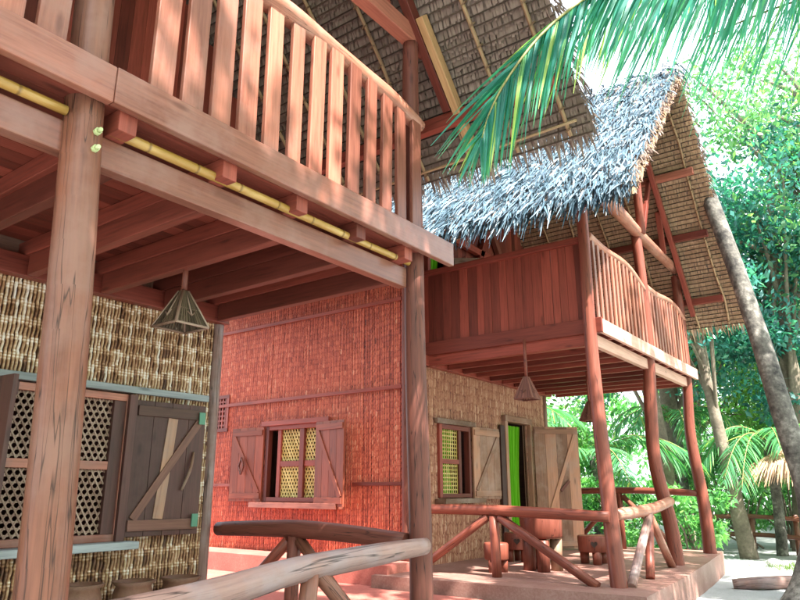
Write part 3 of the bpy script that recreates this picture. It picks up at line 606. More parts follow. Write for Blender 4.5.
for pts, rr in (([(-2.88, 8.02, .2), (-3.0, 8.22, 1.3), (-3.1, 8.38, 2.4), (-3.15, 8.45, 3.3), (-3.14, 8.46, 4.6), (-3.15, 8.46, 5.5)], [.095, .09, .085, .085, .078, .075]),
                ([(-3.02, 10.9, .2), (-3.08, 10.95, .9), (-3.2, 10.9, 1.8), (-3.18, 10.88, 2.7), (-3.14, 10.88, 3.3), (-3.12, 10.88, 4.6), (-3.15, 10.9, 5.5)], [.105, .1, .095, .1, .095, .085, .08]),
                ([(-3.10, 13.22, .2), (-3.12, 13.25, 1.2), (-3.2, 13.2, 2.3), (-3.15, 13.18, 3.3), (-3.14, 13.2, 4.6), (-3.15, 13.2, 5.5)], [.11, .1, .095, .09, .085, .08])):
    m = MB(); m.tube(pts, rr, 14, rough=.05, sub=6); m.build('post', 'redlog', RH)
# upper gable wall with a doorway and green curtain
RYE, RZE, RYR, RZR = 7.5, 4.78, 10.8, 8.05; FYE, FZE = 13.95, 4.5
def zrr(y): return (RZE+(RZR-RZE)*(y-RYE)/(RYR-RYE)) if y < RYR else (FZE+(RZR-FZE)*(FYE-y)/(FYE-RYR))
UD = (8.62, 9.25)
m = MB(); y = YF
while y < 12.9:
    z0 = 5.25 if UD[0]-.13 < y < UD[1] else 3.52; m.bar((XR, y+.07, z0), (XR, y+.07, zrr(y+.07)-.12), .136, .025, (1, 0, 0)); y += .14
m.build('gable_boards', 'joist', RH, bevel=.002)
m = MB(); m.box((XR-.9, YF+.1, 3.5), (XR-.85, 12.8, 6.5)); m.build('doorway_shade_sheet', 'dark', RH)  # near-black sheet standing in for the shade inside the upper doorway
m = MB(); m.box((XR-.03, UD[0]-.02, 3.5), (XR+.09, UD[0]+.06, 5.22)); m.box((XR-.03, UD[1]-.02, 3.5), (XR+.09, UD[1]+.06, 5.22)); m.box((XR-.03, UD[0]-.02, 5.22), (XR+.09, UD[1]+.06, 5.32)); m.build('upper_door_frame', 'red', RH, bevel=.004)
shutter('upper_door_leaf', RH, (XR+.10, 9.34, 0), (.8, .6, 0), .62, 3.55, 5.2, (.6, -.8, 0), 'tan', None, 'tan', th=.04)
for (p, q, mt) in (((9.7, 5.3), (10.9, 4.25), 'orange'), ((9.6, 4.2), (10.7, 6.3), 'red'), ((10.6, 6.4), (12.1, 4.2), 'orange'), ((8.6, 5.55), (12.6, 5.55), 'red')):
    m = MB(); m.bar((XR+.09, p[0], p[1]), (XR+.09, q[0], q[1]), .09, .12, (1, 0, 0)) if False else m.bar((XR+.09+.02*(mt == 'red'), p[0], p[1]), (XR+.09+.02*(mt == 'red'), q[0], q[1]), .09, .12); m.build('gable_brace', mt, RH, bevel=.005)
# roof
o, E, up, nrm, L = thatch(RH, -11.2, -2.12, RYE, RZE, RYR, RZR, 'thatch_warm', 520, .34)
rafters(o, [-2.4-.55*i for i in range(12)], E, up, nrm, L)
o, E, up, nrm, L = thatch(RH, -11.2, -2.12, FYE, FZE, RYR, RZR, 'thatch_warm', 40, .25, topmat='thatch_warm')
rafters(o, [-2.42-.58*i for i in range(12)], E, up, nrm, L)
n = 2200; X = rng.uniform(-11.2, -2.1, n); P = np.stack([X, RYR+rng.normal(0, .12, n), RZR+.2+rng.normal(0, .04, n)], 1); sg = np.sign(P[:, 1]-RYR)
D = unit(np.stack([rng.normal(0, .3, n), sg*.7, rng.normal(-.3, .25, n)], 1)); v, f = blades(P, D, unit(np.cross(D, rng.normal(0, 1, (n, 3)))), rng.uniform(.2, .4, n), rng.uniform(.02, .04, n), .3, 2)
npmesh('ridge_thatch', v, f, np.repeat(np.clip(rng.normal(.5, .2, n), 0, 1), 2), 'thatch_top', RH)
m = MB(); m.tube([(-3.12, 8.3, 5.60), (-3.1, 9.6, 5.58), (-3.12, 11.2, 5.52), (-3.12, 13.35, 5.47)], [.10, .10, .09, .085], 12, rough=.07, sub=5); m.build('roof_plate', 'orangelog', RH)
for (y, x1, mt) in ((11.75, -2.3, 'orange'), (12.55, -2.35, 'red'), (13.45, -2.4, 'red')):
    m = MB(); m.bar((-8, y, zrr(y)-.20), (x1, y, zrr(y)-.20), .1, .12); m.build('purlin', mt, RH, bevel=.006)
m = MB(); m.bar((-2.98, 10.9, zrr(10.9)-.3), (-2.98, 13.55, zrr(13.55)-.32), .08, .12); m.build('principal_rafter', 'red', RH, bevel=.006)
m = MB(); m.bar((-2.98, 10.7, zrr(10.7)-.3), (-2.98, 8.1, zrr(8.1)-.32), .08, .12); m.build('principal_rafter', 'red', RH, bevel=.006)
m = MB(); m.tube([(-3.05, 10.9, 5.5), (-3.0, 10.7, 7.9)], .07, 10, sub=4); m.build('king_post', 'redlog', RH)
for (p, q) in (((11.0, 5.55), (11.7, 6.75)), ((12.2, 5.52), (12.1, 6.3))):
    m = MB(); m.bar((-3.06, *p), (-3.06, *q), .07, .09); m.build('roof_strut', 'red', RH, bevel=.005)

# ================================================================== TERRACE THINGS
# near porch rail
RL = thing('log_railing', (-3.15, 4.4, FZ), 'thick grey cracked log rail at the bottom front, joining the dark log post', 'railing')
m = MB(); m.tube([(-3.05, 1.74, .815), (-3.02, 2.4, .85), (-3.05, 3.1, .925), (-3.0, 3.8, .965), (-2.99, 4.34, .985)], [.075, .08, .075, .072, .06], 16, rough=.10, sub=6); m.build('rail', 'greylog', RL)
m = MB(); m.tube([(-3.05, 3.15, FZ), (-3.04, 3.2, .9)], .055, 10, sub=3); m.build('upright', 'log', RL)
m = MB(); m.tube([(-3.05, 3.95, FZ), (-3.05, 3.27, .9)], .05, 10, sub=3); m.build('brace', 'log', RL)
RL2 = thing('log_railing', (-4.3, 4.4, FZ), 'dark log rail running from the tan wall corner to the dark log post', 'railing')
m = MB(); m.tube([(-5.42, 4.42, 1.03), (-4.3, 4.42, 1.06), (-3.22, 4.44, 1.0)], [.06, .075, .065], 14, rough=.07, sub=6); m.build('rail', 'darklog', RL2)
m = MB(); m.tube([(-4.42, 4.42, FZ), (-4.40, 4.42, 1.0)], .06, 10, sub=3); m.build('upright', 'darklog', RL2)
for sx in (-1, 1):
    m = MB(); m.tube([(-4.42+sx*.82, 4.42, FZ), (-4.40+sx*.06, 4.42, .97)], .05, 10, sub=3); m.build('brace', 'redlog' if sx < 0 else 'log', RL2)
# far terrace rails
YRL = 8.05
R3 = thing('log_railing', (-4.4, YRL, FZ), 'red brown terrace rail with splayed braces in front of the stools and log table', 'railing')
m = MB(); m.tube([(-5.75, YRL, 1.13), (-4.4, YRL, 1.13), (-2.95, YRL+.03, 1.08)], [.06, .068, .06], 12, rough=.07, sub=6); m.build('rail', 'redlog', R3)
m = MB(); m.tube([(-4.44, YRL, FZ), (-4.46, YRL, 1.06)], .062, 10, sub=3, rough=.04); m.build('upright', 'redlog', R3)
m = MB(); m.tube([(-5.66, YRL, FZ), (-4.54, YRL, 1.06)], .055, 10, sub=3, rough=.04); m.build('brace', 'redlog', R3)
m = MB(); m.tube([(-3.1, YRL-.1, FZ), (-4.38, YRL, 1.05)], .055, 10, sub=3, rough=.04); m.build('brace', 'redlog', R3)
R4 = thing('log_railing', (-3.0, 9.5, FZ), 'short pale ended side rail on slanting supports between the first two terrace columns', 'railing')
m = MB(); m.tube([(-2.98, 8.35, 1.10), (-2.97, 9.6, 1.13), (-3.0, 10.75, 1.22)], [.068, .075, .07], 12, rough=.07, sub=6); m.build('rail', 'orangelog', R4)
m = MB(); m.tube([(-2.78, 8.12, FZ), (-2.95, 9.55, 1.06)], .055, 10, sub=3, rough=.04); m.build('brace', 'greylog', R4)
m = MB(); m.tube([(-2.84, 9.0, FZ), (-2.97, 9.62, 1.06)], .055, 10, sub=3, rough=.04); m.build('upright', 'redlog', R4)
m = MB(); m.tube([(-3.0, 10.55, FZ), (-2.99, 9.68, 1.06)], .055, 10, sub=3, rough=.04); m.build('brace', 'orangelog', R4)
R5 = thing('log_railing', (-4.4, 13.2, FZ), 'red rail across the far end of the terrace in front of the greenery', 'railing')
m = MB(); m.tube([(-5.75, 13.2, 1.36), (-4.4, 13.2, 1.38), (-3.2, 13.22, 1.33)], .06, 10, rough=.06, sub=5); m.build('rail', 'redlog', R5)
m = MB(); m.tube([(-4.6, 13.2, FZ), (-4.6, 13.2, 1.33)], .055, 10, sub=2); m.build('upright', 'redlog', R5)
for sx in (-1, 1):
    m = MB(); m.tube([(-4.6+sx*1.0, 13.2, FZ), (-4.6+sx*.06, 13.2, 1.28)], .05, 10, sub=2); m.build('brace', 'redlog' if sx < 0 else 'log', R5)
# log table and stools
def lathe(m, c, prof, n=20, r=None, wob=0):
    b = len(m.v); r = random.random() if r is None else r
    for (q, z) in prof:
        for k in range(n):
            a = 2*math.pi*k/n; qq = q*(1+wob*math.sin(3*a+z*4)+wob*.7*math.sin(2*a+1)); m.v.append(Vector((c[0]+qq*math.cos(a), c[1]+qq*math.sin(a), c[2]+z)))
    for i in range(len(prof)-1):
        for k in range(n):
            j = (k+1) % n; m.face((b+i*n+k, b+i*n+j, b+(i+1)*n+j, b+(i+1)*n+k), [(prof[i][1], q/n) for q in (k, k+1)]+[(prof[i+1][1]+.01, q/n) for q in (k+1, k)], r, True)
    for o, rev in ((b, True), (b+(len(prof)-1)*n, False)):
        idx = [o+k for k in range(n)]; m.face(tuple(idx[::-1] if rev else idx), [(.1*math.cos(k), .1*math.sin(k)) for k in range(n)], r)
TB = thing('log_table', (-4.3, 9.1, FZ), 'chunky round log table on stump legs outside the door', 'table')
m = MB(); lathe(m, (-4.3, 9.1, FZ), [(.25, .42), (.275, .45), (.285, .70), (.27, .73)], 24, wob=.03); m.build('table_top', 'redlog', TB)
for k, a in enumerate((.5, 2.1, 3.7, 5.2)):
    m = MB(); cx, cy = -4.3+.185*math.cos(a), 9.1+.185*math.sin(a); m.tube([(cx, cy, FZ), (cx, cy, FZ+.2), (cx, cy, FZ+.4)], [.085, .08, .085], 12, rough=.06); m.build('leg', 'tan' if k == 0 else 'redlog', TB)  # first leg is tan: the light falling on it is painted in
def stool(loc, h, rr, label, rot):
    t = thing('log_stool', (loc[0], loc[1], FZ), label, 'stool', 'carved log stools on the terrace'); m = MB()
    lathe(m, (loc[0], loc[1], FZ), [(rr*.93, h*.42), (rr*1.0, h*.46), (rr*1.03, h*.95), (rr*.96, h)], 20, wob=.025); m.build('seat', 'redlog', t)
    for k in range(3):
        a = rot+k*2.094; cx, cy = loc[0]+rr*.66*math.cos(a), loc[1]+rr*.66*math.sin(a); m = MB(); m.tube([(cx, cy, FZ), (cx, cy, FZ+h*.45)], [rr*.27, rr*.3], 10); m.build('leg', 'redlog', t)
    a = math.atan2(-loc[1], -loc[0]); m = MB(); c = Vector((loc[0]+rr*1.0*math.cos(a), loc[1]+rr*1.0*math.sin(a), FZ+h*.72)); s_ = Vector((-math.sin(a), math.cos(a), 0)); n_ = Vector((math.cos(a), math.sin(a), 0))
    pts = []
    for k in range(14):
        q = 2*math.pi*k/14; pts.append(c+n_*(.014)+s_*(.0042*16*math.sin(q)**3*.75)+Vector((0, 0, .0042*(13*math.cos(q)-5*math.cos(2*q)-2*math.cos(3*q)-math.cos(4*q))*.75)))
    m.poly(pts); back = [p-n_*.03 for p in pts]
    for k in range(14): m.poly([pts[k], back[k], back[(k+1) % 14], pts[(k+1) % 14]])
    m.build('heart_hole_shade', 'dark', t)  # dark heart plate; its colour stands in for the shade of a hole
stool((-4.72, 8.55), .37, .16, 'small round stool with a carved heart hole, left of the log table', .4)
stool((-4.05, 10.35), .40, .235, 'wide low stool at the right, nearest the far rail', 1.1)
stool((-5.15, 10.0), .42, .19, 'dark stool half hidden behind the log table near the door', 2.0)
# lamps
def lamp(x, y, ztop, zs, zb, wd, mat, label, square=True):
    t = thing('hanging_lamp', (x, y, ztop), label, 'lamp', 'lamps hanging under the balconies')
    m = MB(); m.tube([(x, y, ztop), (x, y, zs-.02)], .022, 8); m.build('hanger', 'redlog', t)
    m = MB(); n = 4; top = [Vector((x+.035*math.cos(math.pi/4+k*math.pi/2), y+.035*math.sin(math.pi/4+k*math.pi/2), zs)) for k in range(4)]; bot = [Vector((x+wd*.7*math.cos(math.pi/4+k*math.pi/2), y+wd*.7*math.sin(math.pi/4+k*math.pi/2), zb)) for k in range(4)]
    for k in range(4):
        j = (k+1) % 4
        for i in range(11):                                          # straw strips with gaps
            for (f0, f1) in ((i/11+.012, (i+1)/11-.012),):
                m.poly([top[k].lerp(top[j], f0), top[k].lerp(top[j], f1), bot[k].lerp(bot[j], f1), bot[k].lerp(bot[j], f0)])
    sh = m.build('lamp_shade', mat, t); sl = sh.modifiers.new('solid', 'SOLIDIFY'); sl.thickness = .006
    m = MB()
    for k in range(4):
        j = (k+1) % 4; m.tube([top[k], bot[k]], .011, 6); m.tube([bot[k], bot[j]], .010, 6); m.tube([top[k].lerp(bot[k], .55), top[j].lerp(bot[j], .55)], .006, 6)
        c = (bot[k]+bot[j]+top[k]+top[j])/4; a, b = top[k].lerp(bot[k], .75), top[j].lerp(bot[j], .75); mm_ = a.lerp(b, .5)+(c-Vector((x, y, c.z))).normalized()*.012
        m.tube([a.lerp(b, .35)+Vector((0, 0, .03)), mm_, a.lerp(b, .65)+Vector((0, 0, .04))], .006, 5); m.tube([top[k].lerp(top[j], .5), mm_], .006, 5)
    m.build('shade_rib', 'cane' if mat == 'shade' else mat, sh)
lamp(-4.27, 3.0, 3.17, 2.84, 2.56, .29, 'shade', 'straw pyramid lamp hanging under the near balcony')
lamp(-4.05, 8.35, 3.38, 2.86, 2.56, .26, 'shade_red', 'red brown pyramid lamp hanging in front of the farther door')
lamp(-4.02, 10.5, 3.38, 2.74, 2.44, .26, 'shade_red', 'red brown pyramid lamp hanging beside the first terrace column against the greenery')
# curtains
def curtain(x, ya, yb, z0, z1, label):
    m = MB(); n = 40; zs = np.linspace(z1, z0, 9); b = 0
    for i, z in enumerate(zs):
        pinch = 1-.45*math.sin(min(1, i/8)*math.pi)*.6
        for k in range(n+1):
            u = k/n; y = ya+(yb-ya)*u*pinch; m.v.append(Vector((x+.035*math.sin(u*26+i*.25)+.01*math.sin(u*57), y, z)))
    for i in range(8):
        for k in range(n): a = i*(n+1)+k; m.face((a, a+1, a+n+2, a+n+1), [(0, 0)]*4, .5+.4*math.sin(k), True)
    o = m.build('curtain', 'curtain', None, (x, (ya+yb)/2, z1)); tag(o, label, 'curtain', 'green curtains of the farther house')
curtain(XR+.0, 11.22, 11.68, FZ+.05, 2.52, 'lime green curtain hanging in the ground floor doorway')
curtain(XR-.01, 8.68, 9.0, 3.55, 5.18, 'lime green curtain hanging in the upper doorway behind the plank balcony')
curtain(XR-.14, 8.95, 9.6, 1.25, 2.36, 'lime green curtain behind the window beside the door')
# pots
for (x, y, rr, hh, lb) in ((-5.17, 2.98, .16, .37, 'leftmost brown clay pot below the cane window, beside the thick post'), (-5.12, 3.38, .17, .36, 'middle wide rimmed clay pot below the cane window sill'), (-5.12, 3.82, .17, .35, 'clay pot below the dark braced shutter')):
    m = MB(); lathe(m, (x, y, FZ), [(rr*.6, 0), (rr*.95, hh*.45), (rr*.9, hh*.75), (rr*.78, hh*.9), (rr, hh), (rr*.86, hh+.004), (rr*.7, hh*.85), (rr*.6, hh*.3)], 22); o = m.build('clay_pot', 'clay', None, (x, y, FZ)); tag(o, lb, 'pot', 'clay pots by the near wall')

# ================================================================== VEGETATION
def frond_parts(pts, nl, Lmax, wd, droop=.35, side_ang=.9, hang=0.0, yellow=.1, lft=0):
    """rachis points -> (tube MB, leaflet arrays)"""
    m = MB(); m.tube(pts, list(np.linspace(.022, .005, len(pts))), 6, sub=4)
    pp = np.array([list(p) for p in pts], float); seg = np.linalg.norm(np.diff(pp, axis=0), axis=1); cs = np.concatenate([[0], np.cumsum(seg)]); T = cs[-1]
    s_ = np.repeat(np.linspace(.08, 1, nl), 2)*T; sd = np.tile([1., -1.], nl); s_ = np.clip(s_+rng.normal(0, T*.004, 2*nl), 0, T)
    P = np.stack([np.interp(s_, cs, pp[:, k]) for k in range(3)], 1)
    e = .04*T; tg = unit(np.stack([np.interp(np.clip(s_+e, 0, T), cs, pp[:, k])-np.interp(np.clip(s_-e, 0, T), cs, pp[:, k]) for k in range(3)], 1))
    lat = unit(np.cross(tg, np.array([0, 0, 1.]))); f = s_/T
    D = unit(tg*(.55+.5*f)[:, None]+lat*(sd*side_ang*(1-.35*f))[:, None]+np.array([0, 0, -1.])*(hang+rng.normal(0, .08, 2*nl))[:, None]+rng.normal(0, .05, (2*nl, 3)))
    if lft: D = unit(D+np.where((sd > 0)[:, None], np.array([[-.80, -.60, .55]])*lft*rng.uniform(.1, 1.25, (2*nl, 1)), 0))
    L = Lmax*np.clip(np.minimum(f*5+.25, (1.02-f)*4+.28), .2, 1)*rng.uniform(.85, 1.08, 2*nl)
    Sd = unit(np.cross(D, np.array([0, 0, 1.])+rng.normal(0, .35, (2*nl, 3))))
    segs = 5; ts = np.linspace(0, 1, segs+1); n = 2*nl; V = np.empty((n, segs+1, 2, 3))
    dr = droop*rng.uniform(.7, 1.3, n)
    for k, t in enumerate(ts):
        c = P+D*(L*t*(1-.12*t))[:, None]+np.stack([np.zeros(n), np.zeros(n), -dr*L*t*t], 1); wk = wd*(1-.93*t**1.7)*(.55 if t == 0 else 1)*np.ones(n)
        V[:, k, 0] = c-Sd*(wk/2)[:, None]; V[:, k, 1] = c+Sd*(wk/2)[:, None]
    b = np.arange(n)*(segs+1)*2; F = np.stack([np.stack([b+2*k, b+2*k+1, b+2*k+3, b+2*k+2], 1) for k in range(segs)], 1).reshape(-1, 4)
    base = np.clip(rng.normal(.42, .16, n), 0, 1); base = np.where(rng.random(n) < yellow, base+.4, base)
    R_ = np.clip(base[:, None]+np.linspace(-.05, .18, segs)[None], 0, 1).ravel()
    return m, V.reshape(-1, 3), F, R_
def arc(base, az, length, rise, fall, n=7):
    out = []
    for i in range(n):
        t = i/(n-1); r = length*(t-.12*t*t); out.append((base[0]+r*math.cos(az), base[1]+r*math.sin(az), base[2]+rise*t-fall*t*t))
    return out
def palm(loc, trunk_pts, trunk_r, fronds, label, group, nl=46, Lmax=.6, wd=.04, droop=.35, hang=0.0, name='palm_tree', lmat='frond'):
    t = thing(name, loc, label, 'palm', group)
    if trunk_pts:
        m = MB(); m.tube(trunk_pts, trunk_r, 14, rough=.05, sub=8); m.build('trunk', 'palmtrunk', t)
    for fp in fronds:
        hg = hang; kw = {}
        if isinstance(fp, dict): kw = {k: v for k, v in fp.items() if k != 'pts'}; fp = fp['pts']
        a = dict(nl=nl, Lmax=Lmax, wd=wd, droop=droop, hang=hang); a.update(kw)
        m, V, F, R_ = frond_parts(fp, a['nl'], a['Lmax'], a['wd'], a['droop'], a.get('side', .9), a['hang'], a.get('yellow', .1), a.get('lft', 0))
        ro = m.build('frond', 'rachis', t); npmesh('leaflets', V, F, R_, lmat, ro)
    return t
# overhanging palm: stands right of the frame, its fronds hang across the top of the view
def pix(x, y, d):                                                    # a point seen at photo pixel x, y, d metres ahead
    k = d/(FPX*math.cos(PITCH)-(300-y)*math.sin(PITCH)); a, b = (x-400)*k, (FPX*math.sin(PITCH)+(300-y)*math.cos(PITCH))*k
    return (-math.sin(YAW)*d+math.cos(YAW)*a, math.cos(YAW)*d+math.sin(YAW)*a, EZ+b)
C0 = (1.1, 6.3, 6.9)
fr = [dict(pts=[C0, pix(760, -75, 4.9), pix(680, -40, 4.7), pix(620, -18, 4.6), pix(580, 2, 4.5), pix(540, 36, 4.4), pix(508, 78, 4.3), pix(490, 112, 4.25), pix(482, 138, 4.2)], nl=210, Lmax=1.05, wd=.036, hang=1.2, droop=.14, side=.35, yellow=.14, lft=.42),
      dict(pts=[C0, pix(900, -95, 4.5), pix(800, -62, 4.2), pix(715, -45, 4.0), pix(650, -30, 3.9), pix(600, -8, 3.85)], nl=105, Lmax=1.3, wd=.034, hang=1.15, droop=.12, side=.3, yellow=.05),
      dict(pts=[C0, pix(960, -60, 5.6), pix(860, -20, 5.4), pix(770, 10, 5.3), pix(700, 40, 5.2)], nl=70, Lmax=1.5, wd=.02, hang=.9, droop=.25, side=.3),
      dict(pts=[C0, pix(880, -70, 5.6), pix(780, -45, 5.3), pix(700, -30, 5.1), pix(640, -12, 5.0), pix(590, 20, 4.95)], nl=85, Lmax=1.2, wd=.034, hang=1.15, droop=.15, side=.3)]
for az in (-1.6, -1.0, -.4, .2, .8, 1.35): fr.append(arc(C0, az, 3.0, .9, 1.9))
palm((1.5, 6.6, 0), [(1.6, 6.8, -.1), (1.45, 6.6, 2.2), (1.2, 6.4, 4.6), C0], [.2, .15, .13, .12], fr, 'tall coconut palm at the right whose fronds hang across the top of the view', None, nl=50, Lmax=.75)
# leaning trunk at the right
t = thing('palm_tree', (-1.65, 11.9, 0), 'leaning bare grey palm trunk at the right, rising past the thatch', 'palm')
m = MB(); pts = [pix(803, 612, 9.7), pix(809, 585, 9.75), pix(815, 540, 9.85), pix(808, 490, 10.0), pix(790, 435, 10.2), pix(771, 375, 10.4), pix(751, 312, 10.7), pix(729, 250, 11.0), pix(709, 198, 11.25)]
m.tube(pts, [.30, .22, .18, .165, .155, .15, .145, .14, .135], 18, rough=.05, sub=10)
m.build('trunk', 'palmtrunk', t)
# --- broadleaf trees
def leafcloud(centres, radii, per, size, flat=.75):
    P = []; S_ = []
    for c, r in zip(centres, radii):
        n = int(per*rng.uniform(.6, 1.3)); q = unit(rng.normal(0, 1, (n, 3)))*(rng.random((n, 1))**.45)*r; q[:, 2] *= flat; P.append(q+c)
        S_.append(np.full(n, rng.normal(0, .13)))
    P = np.concatenate(P); tone = np.concatenate(S_); n = len(P)
    d = unit(rng.normal(0, 1, (n, 3))+np.array([0, 0, -.5])); nn = rng.normal(0, .7, (n, 3))+np.array([0, 0, 1.]); sd = unit(np.cross(d, nn)); L = size*rng.uniform(.6, 1.4, n); W = L*rng.uniform(.34, .5, n)
    V = np.empty((n, 4, 3)); V[:, 0] = P; V[:, 1] = P+d*(L*.45)[:, None]+sd*(W/2)[:, None]; V[:, 2] = P+d*L[:, None]; V[:, 3] = P+d*(L*.45)[:, None]-sd*(W/2)[:, None]
    return V.reshape(-1, 3), np.arange(n*4).reshape(n, 4), np.clip(.45+tone+rng.normal(0, .17, n), 0, 1)
def tree(loc, H, cr, label, mat='leaf', nclump=34, per=130, size=.22, crown_base=.35, group=None, lean=0, name='leafy_tree', trunk_r=None, sx=1.0, cf=1.0):
    t = thing(name, loc, label, 'tree', group); x, y, z = loc; tr = trunk_r or H*.022
    top = Vector((x+lean, y, H*.82)); m = MB()
    tp = [(x, y, -.1), (x+lean*.2+rng.normal(0, .1), y, H*.25), (x+lean*.6+rng.normal(0, .12), y+rng.normal(0, .1), H*.55), tuple(top)]
    m.tube(tp, [tr*1.4, tr, tr*.75, tr*.3], 9, rough=.08, sub=5)
    cs, rs = [], []
    for i in range(nclump):
        u = unit(rng.normal(0, 1, 3)); r = rng.random()**.5
        cz = H*(crown_base+1)/2; c = np.array([x+lean*.8+u[0]*cr*r*sx, y+u[1]*cr*r, cz+u[2]*H*(1-crown_base)/2*r]); cs.append(c); rs.append(cr*rng.uniform(.2, .42)*cf)
        if i % 2 == 0:
            f = rng.uniform(.35, .85); p0 = Vector((x+lean*f, y, H*.82*f)); p1 = Vector(c); md = p0.lerp(p1, .5)+Vector((0, 0, .15*cr*.5)); m.tube([p0, md, p1], [tr*.35, tr*.22, tr*.07], 6, sub=3, cap=False)
    m.build('trunk', 'bark', t)
    V, F, R_ = leafcloud(cs, rs, per, size); npmesh('crown', V, F, R_, mat, t); return t
# shade trees beside the path, right of the view
tree((2.9, -1.6, 0), 15.0, 2.7, 'shade tree across the path behind the photographer', nclump=52, per=105, size=.26, cf=.62, crown_base=.5)
tree((3.1, 1.7, 0), 13.2, 2.7, 'shade tree across the path opposite the near porch', nclump=56, per=115, size=.26, cf=.62, crown_base=.5)
tree((3.0, 5.6, 0), 13.0, 2.4, 'shade tree across the path opposite the gap between the houses', nclump=40, per=100, size=.26, cf=.62, crown_base=.5)
tree((3.0, 9.8, 0), 12.6, 2.5, 'shade tree across the path opposite the farther terrace', nclump=38, per=95, size=.26, cf=.62, crown_base=.5)
# woodland behind the houses
G1 = 'trees behind the farther house'
trees = [(-9.5, 19.5, 11, 3.4, 'leaf_yel', 'tree behind the far end of the terrace, left of the others'), (-5.6, 21, 12, 3.6, 'leaf_teal', 'teal green tree rising behind the far thatch eave'),
 (-2.4, 19.5, 11, 3.0, 'leaf_teal', 'broad teal tree between the thatch eave and the leaning palm trunk'), (.2, 20.5, 16, 4.0, 'leaf', 'tall tree at the right edge behind the leaning palm trunk'),
 (-1.0, 25, 13.5, 3.2, 'leaf_yel', 'bright yellow green tree far behind the leaning palm trunk'), (-6.6, 27, 10, 3.6, 'leaf_yel', 'bright tree seen through the terrace columns'),
 (-12, 25, 12, 4, 'leaf', 'tree deep behind the door side of the terrace'), (-3.4, 30, 9, 3.2, 'leaf_yel', 'small tree farthest along the sandy path'), (3.4, 28, 12, 3.2, 'leaf_teal', 'tree beyond the right edge of the picture')]
for (x, y, H, cr, mt, lb) in trees: tree((x, y, 0), H, cr, lb, mt, nclump=62, per=270, size=.185, crown_base=.26, group=G1, lean=rng.normal(0, .5))
tree((-4.75, 17.3, 0), 8.5, 2.0, 'slim tree with a grey forked trunk just behind the far terrace rail', 'leaf', nclump=26, per=110, size=.2, crown_base=.45, group=G1, lean=-.6, trunk_r=.17)
tree((-3.2, 17.0, 0), 8.5, 1.7, 'slim tree with a twisted trunk between the second and third terrace columns', 'leaf_teal', nclump=22, per=110, size=.2, crown_base=.5, group=G1, lean=-.7, trunk_r=.14)
# bushes
def bush(loc, H, cr, label, mat, per=170, size=.14):
    t = thing('bush', loc, label, 'bush', 'bushes behind the terrace'); x, y, z = loc; m = MB()
    cs, rs = [], []
    for i in range(16):
        a = rng.uniform(0, 6.28); r = cr*rng.random()**.5; c = np.array([x+r*math.cos(a), y+r*math.sin(a), H*rng.uniform(.2, .95)]); cs.append(c); rs.append(cr*.36); m.tube([(x+rng.normal(0, .1), y, 0), ((x+c[0])/2, (y+c[1])/2, c[2]*.6), tuple(c)], [.03, .02, .008], 5, sub=2, cap=False)
    m.build('stem', 'bark', t); V, F, R_ = leafcloud(cs, rs, per, size); npmesh('foliage', V, F, R_, mat, t)
bs = [(-7.2, 15.5, 2.2, 1.0, 'leaf_far', 'leafy bush left behind the far terrace rail, nearest the house wall'), (-5.6, 15.9, 1.6, .9, 'leaf_far', 'teal bush behind the middle of the far terrace rail'), (-3.9, 15.6, 1.5, .8, 'leaf_far', 'bush behind the third terrace column'),
 (-3.7, 19.6, 2.6, 1.2, 'leaf_far', 'dark bush behind the rustic log fence'), (-2.7, 20.2, 2.9, 1.1, 'leaf_far', 'bush between the log fence and the thatched parasol'), (-1.2, 20.0, 2.6, 1.2, 'leaf_far', 'bush right behind the thatched parasol'),
 (-.6, 16.6, 1.4, .9, 'leaf_far', 'pale sunlit bush at the right edge behind the leaning trunk'), (-8.6, 18, 3.2, 1.5, 'leaf_yel', 'bright bush seen past the open door leaf'), (-5.0, 22, 3.0, 1.6, 'leaf_far', 'bush deep behind the terrace columns'), (.6, 19, 2.6, 1.4, 'leaf_yel', 'yellow green bush at the far right edge')]
for (x, y, H, cr, mt, lb) in bs: bush((x, y, 0), H, cr, lb, mt)
# small palms with big fronds behind the terrace
def palmclump(loc, n, length, H, label, nl=40, Lmax=.55):
    fr = []
    for i in range(n):
        az = 2*math.pi*i/n+rng.normal(0, .2); fr.append(arc((loc[0], loc[1], H), az, length*rng.uniform(.8, 1.1), rng.uniform(1.0, 2.0), rng.uniform(1.4, 2.4)))
    palm(loc, [(loc[0], loc[1], -.1), (loc[0]+.05, loc[1], H*.5), (loc[0], loc[1], H)], [.13, .11, .1], fr, label, 'palms behind the terrace', nl=nl, Lmax=Lmax, wd=.04, lmat='frond_far')
palmclump((-6.3, 16.4, 0), 13, 2.7, 2.2, 'feathery palm behind the open door leaf', 44, .7)
palmclump((-8.3, 15.6, 0), 11, 2.6, 3.0, 'feathery palm beside the end wall of the farther house', 44, .7)
palmclump((-2.7, 18.0, 0), 13, 2.2, 2.5, 'feathery palm beside the log fence, behind the third column')
palmclump((-5.0, 19.2, 0), 12, 2.4, 3.2, 'feathery palm deep behind the terrace columns')
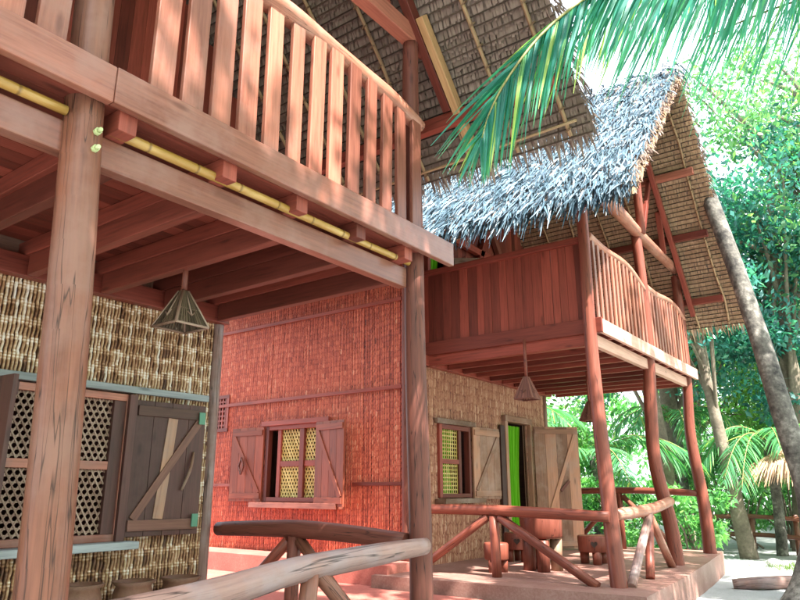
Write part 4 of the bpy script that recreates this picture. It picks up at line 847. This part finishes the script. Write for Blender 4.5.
# far wood as one mass
cs, rs = [], []
for i in range(230):
    a = rng.uniform(-.12, .62); d = rng.uniform(31, 38); cs.append(np.array([-d*math.sin(a), d*math.cos(a), rng.uniform(0, 7.2)*rng.uniform(.5, 1)])); rs.append(rng.uniform(.8, 1.5))
for i in range(260):                                                 # unseen wood added round the clearing to cut the fill light
    k = rng.random(); px_, py_ = (rng.uniform(9, 13.5), rng.uniform(-11, 26)) if k < .72 else (rng.uniform(-9, 11), rng.uniform(-13.5, -9.5))
    cs.append(np.array([px_, py_, rng.uniform(.3, 9.5)])); rs.append(rng.uniform(1.2, 2.0))
V, F, R_ = leafcloud(cs, rs, 95, .38); o = npmesh('far_woodland', V, F, R_, 'leaf_far'); tag(o, 'far green woodland closing the view behind the path', 'woodland', kind='stuff')
# --- small things along the path
LF = thing('log_fence', (-2.9, 18.2, 0), 'rustic low log fence behind the sandy path', 'fence')
for x in (-4.2, -3.3, -2.4):
    m = MB(); m.tube([(x, 18.2, -.1), (x+.03, 18.2, .85)], .06, 8, sub=2); m.build('fence_post', 'log', LF)
for z in (.35, .75):
    m = MB(); m.tube([(-4.5, 18.12, z), (-3.3, 18.12, z+.05), (-1.9, 18.12, z-.02)], .05, 8, sub=4, rough=.08); m.build('fence_rail', 'log', LF)
PU = thing('thatched_parasol', (-1.95, 17.2, 0), 'pale trunk parasol with a ragged brown thatch top at the far right of the path', 'parasol')
m = MB(); m.tube([(-1.95, 17.2, -.05), (-1.98, 17.2, .25), (-2.0, 17.2, 1.2), (-2.05, 17.2, 2.2)], [.28, .19, .16, .14], 12, rough=.08, sub=4); m.build('pole', 'tan', PU)
n = 900; a = rng.uniform(0, 6.28, n); r0 = rng.random(n)**.5*.9; P = np.stack([-2.03+r0*np.cos(a), 17.2+r0*np.sin(a), 2.42-r0*.55], 1); D = unit(np.stack([np.cos(a), np.sin(a), -.8+rng.normal(0, .15, n)], 1)); v, f = blades(P, D, unit(np.cross(D, rng.normal(0, 1, (n, 3)))), rng.uniform(.25, .5, n), rng.uniform(.03, .06, n), .5, 2)
npmesh('thatch_cap', v, f, np.repeat(np.clip(rng.normal(.65, .2, n), 0, 1), 2), 'thatch_warm', PU)
m = MB(); m.tube([(-2.45, 11.6, .04), (-2.1, 11.75, .07), (-1.75, 12.2, .06), (-1.6, 12.3, .05)], [.07, .09, .10, .08], 10, rough=.1, sub=4); o = m.build('fallen_log', 'greylog', None, (-2.1, 11.9, 0)); tag(o, 'pale log lying on the sand beside the terrace end', 'log')
for i in range(9):
    x, y = -1.5+rng.normal(0, .5), 15.4+rng.normal(0, .45); rr = rng.uniform(.10, .22); m = MB(); lathe(m, (x, y, 0), [(rr*.7, -.03), (rr, rr*.3), (rr*.8, rr*.75), (rr*.3, rr*.95)], 9, wob=.12); o = m.build('stone', 'stone', None, (x, y, 0)); tag(o, 'white stone edging the sandy path at the right, before the parasol', 'stone', 'white stones edging the path')
n = 2600; P = np.stack([rng.normal(-1.2, .55, n), rng.normal(14.9, .35, n), np.zeros(n)], 1); D = unit(np.stack([rng.normal(0, .4, n), rng.normal(0, .4, n), np.ones(n)], 1)); v, f = blades(P, D, unit(np.cross(D, rng.normal(0, 1, (n, 3)))), rng.uniform(.08, .2, n), np.full(n, .012), .3, 2)
o = npmesh('grass', v, f, np.repeat(rng.random(n), 2), 'grass'); tag(o, 'patch of short grass beside the path at the right', 'grass', kind='stuff')
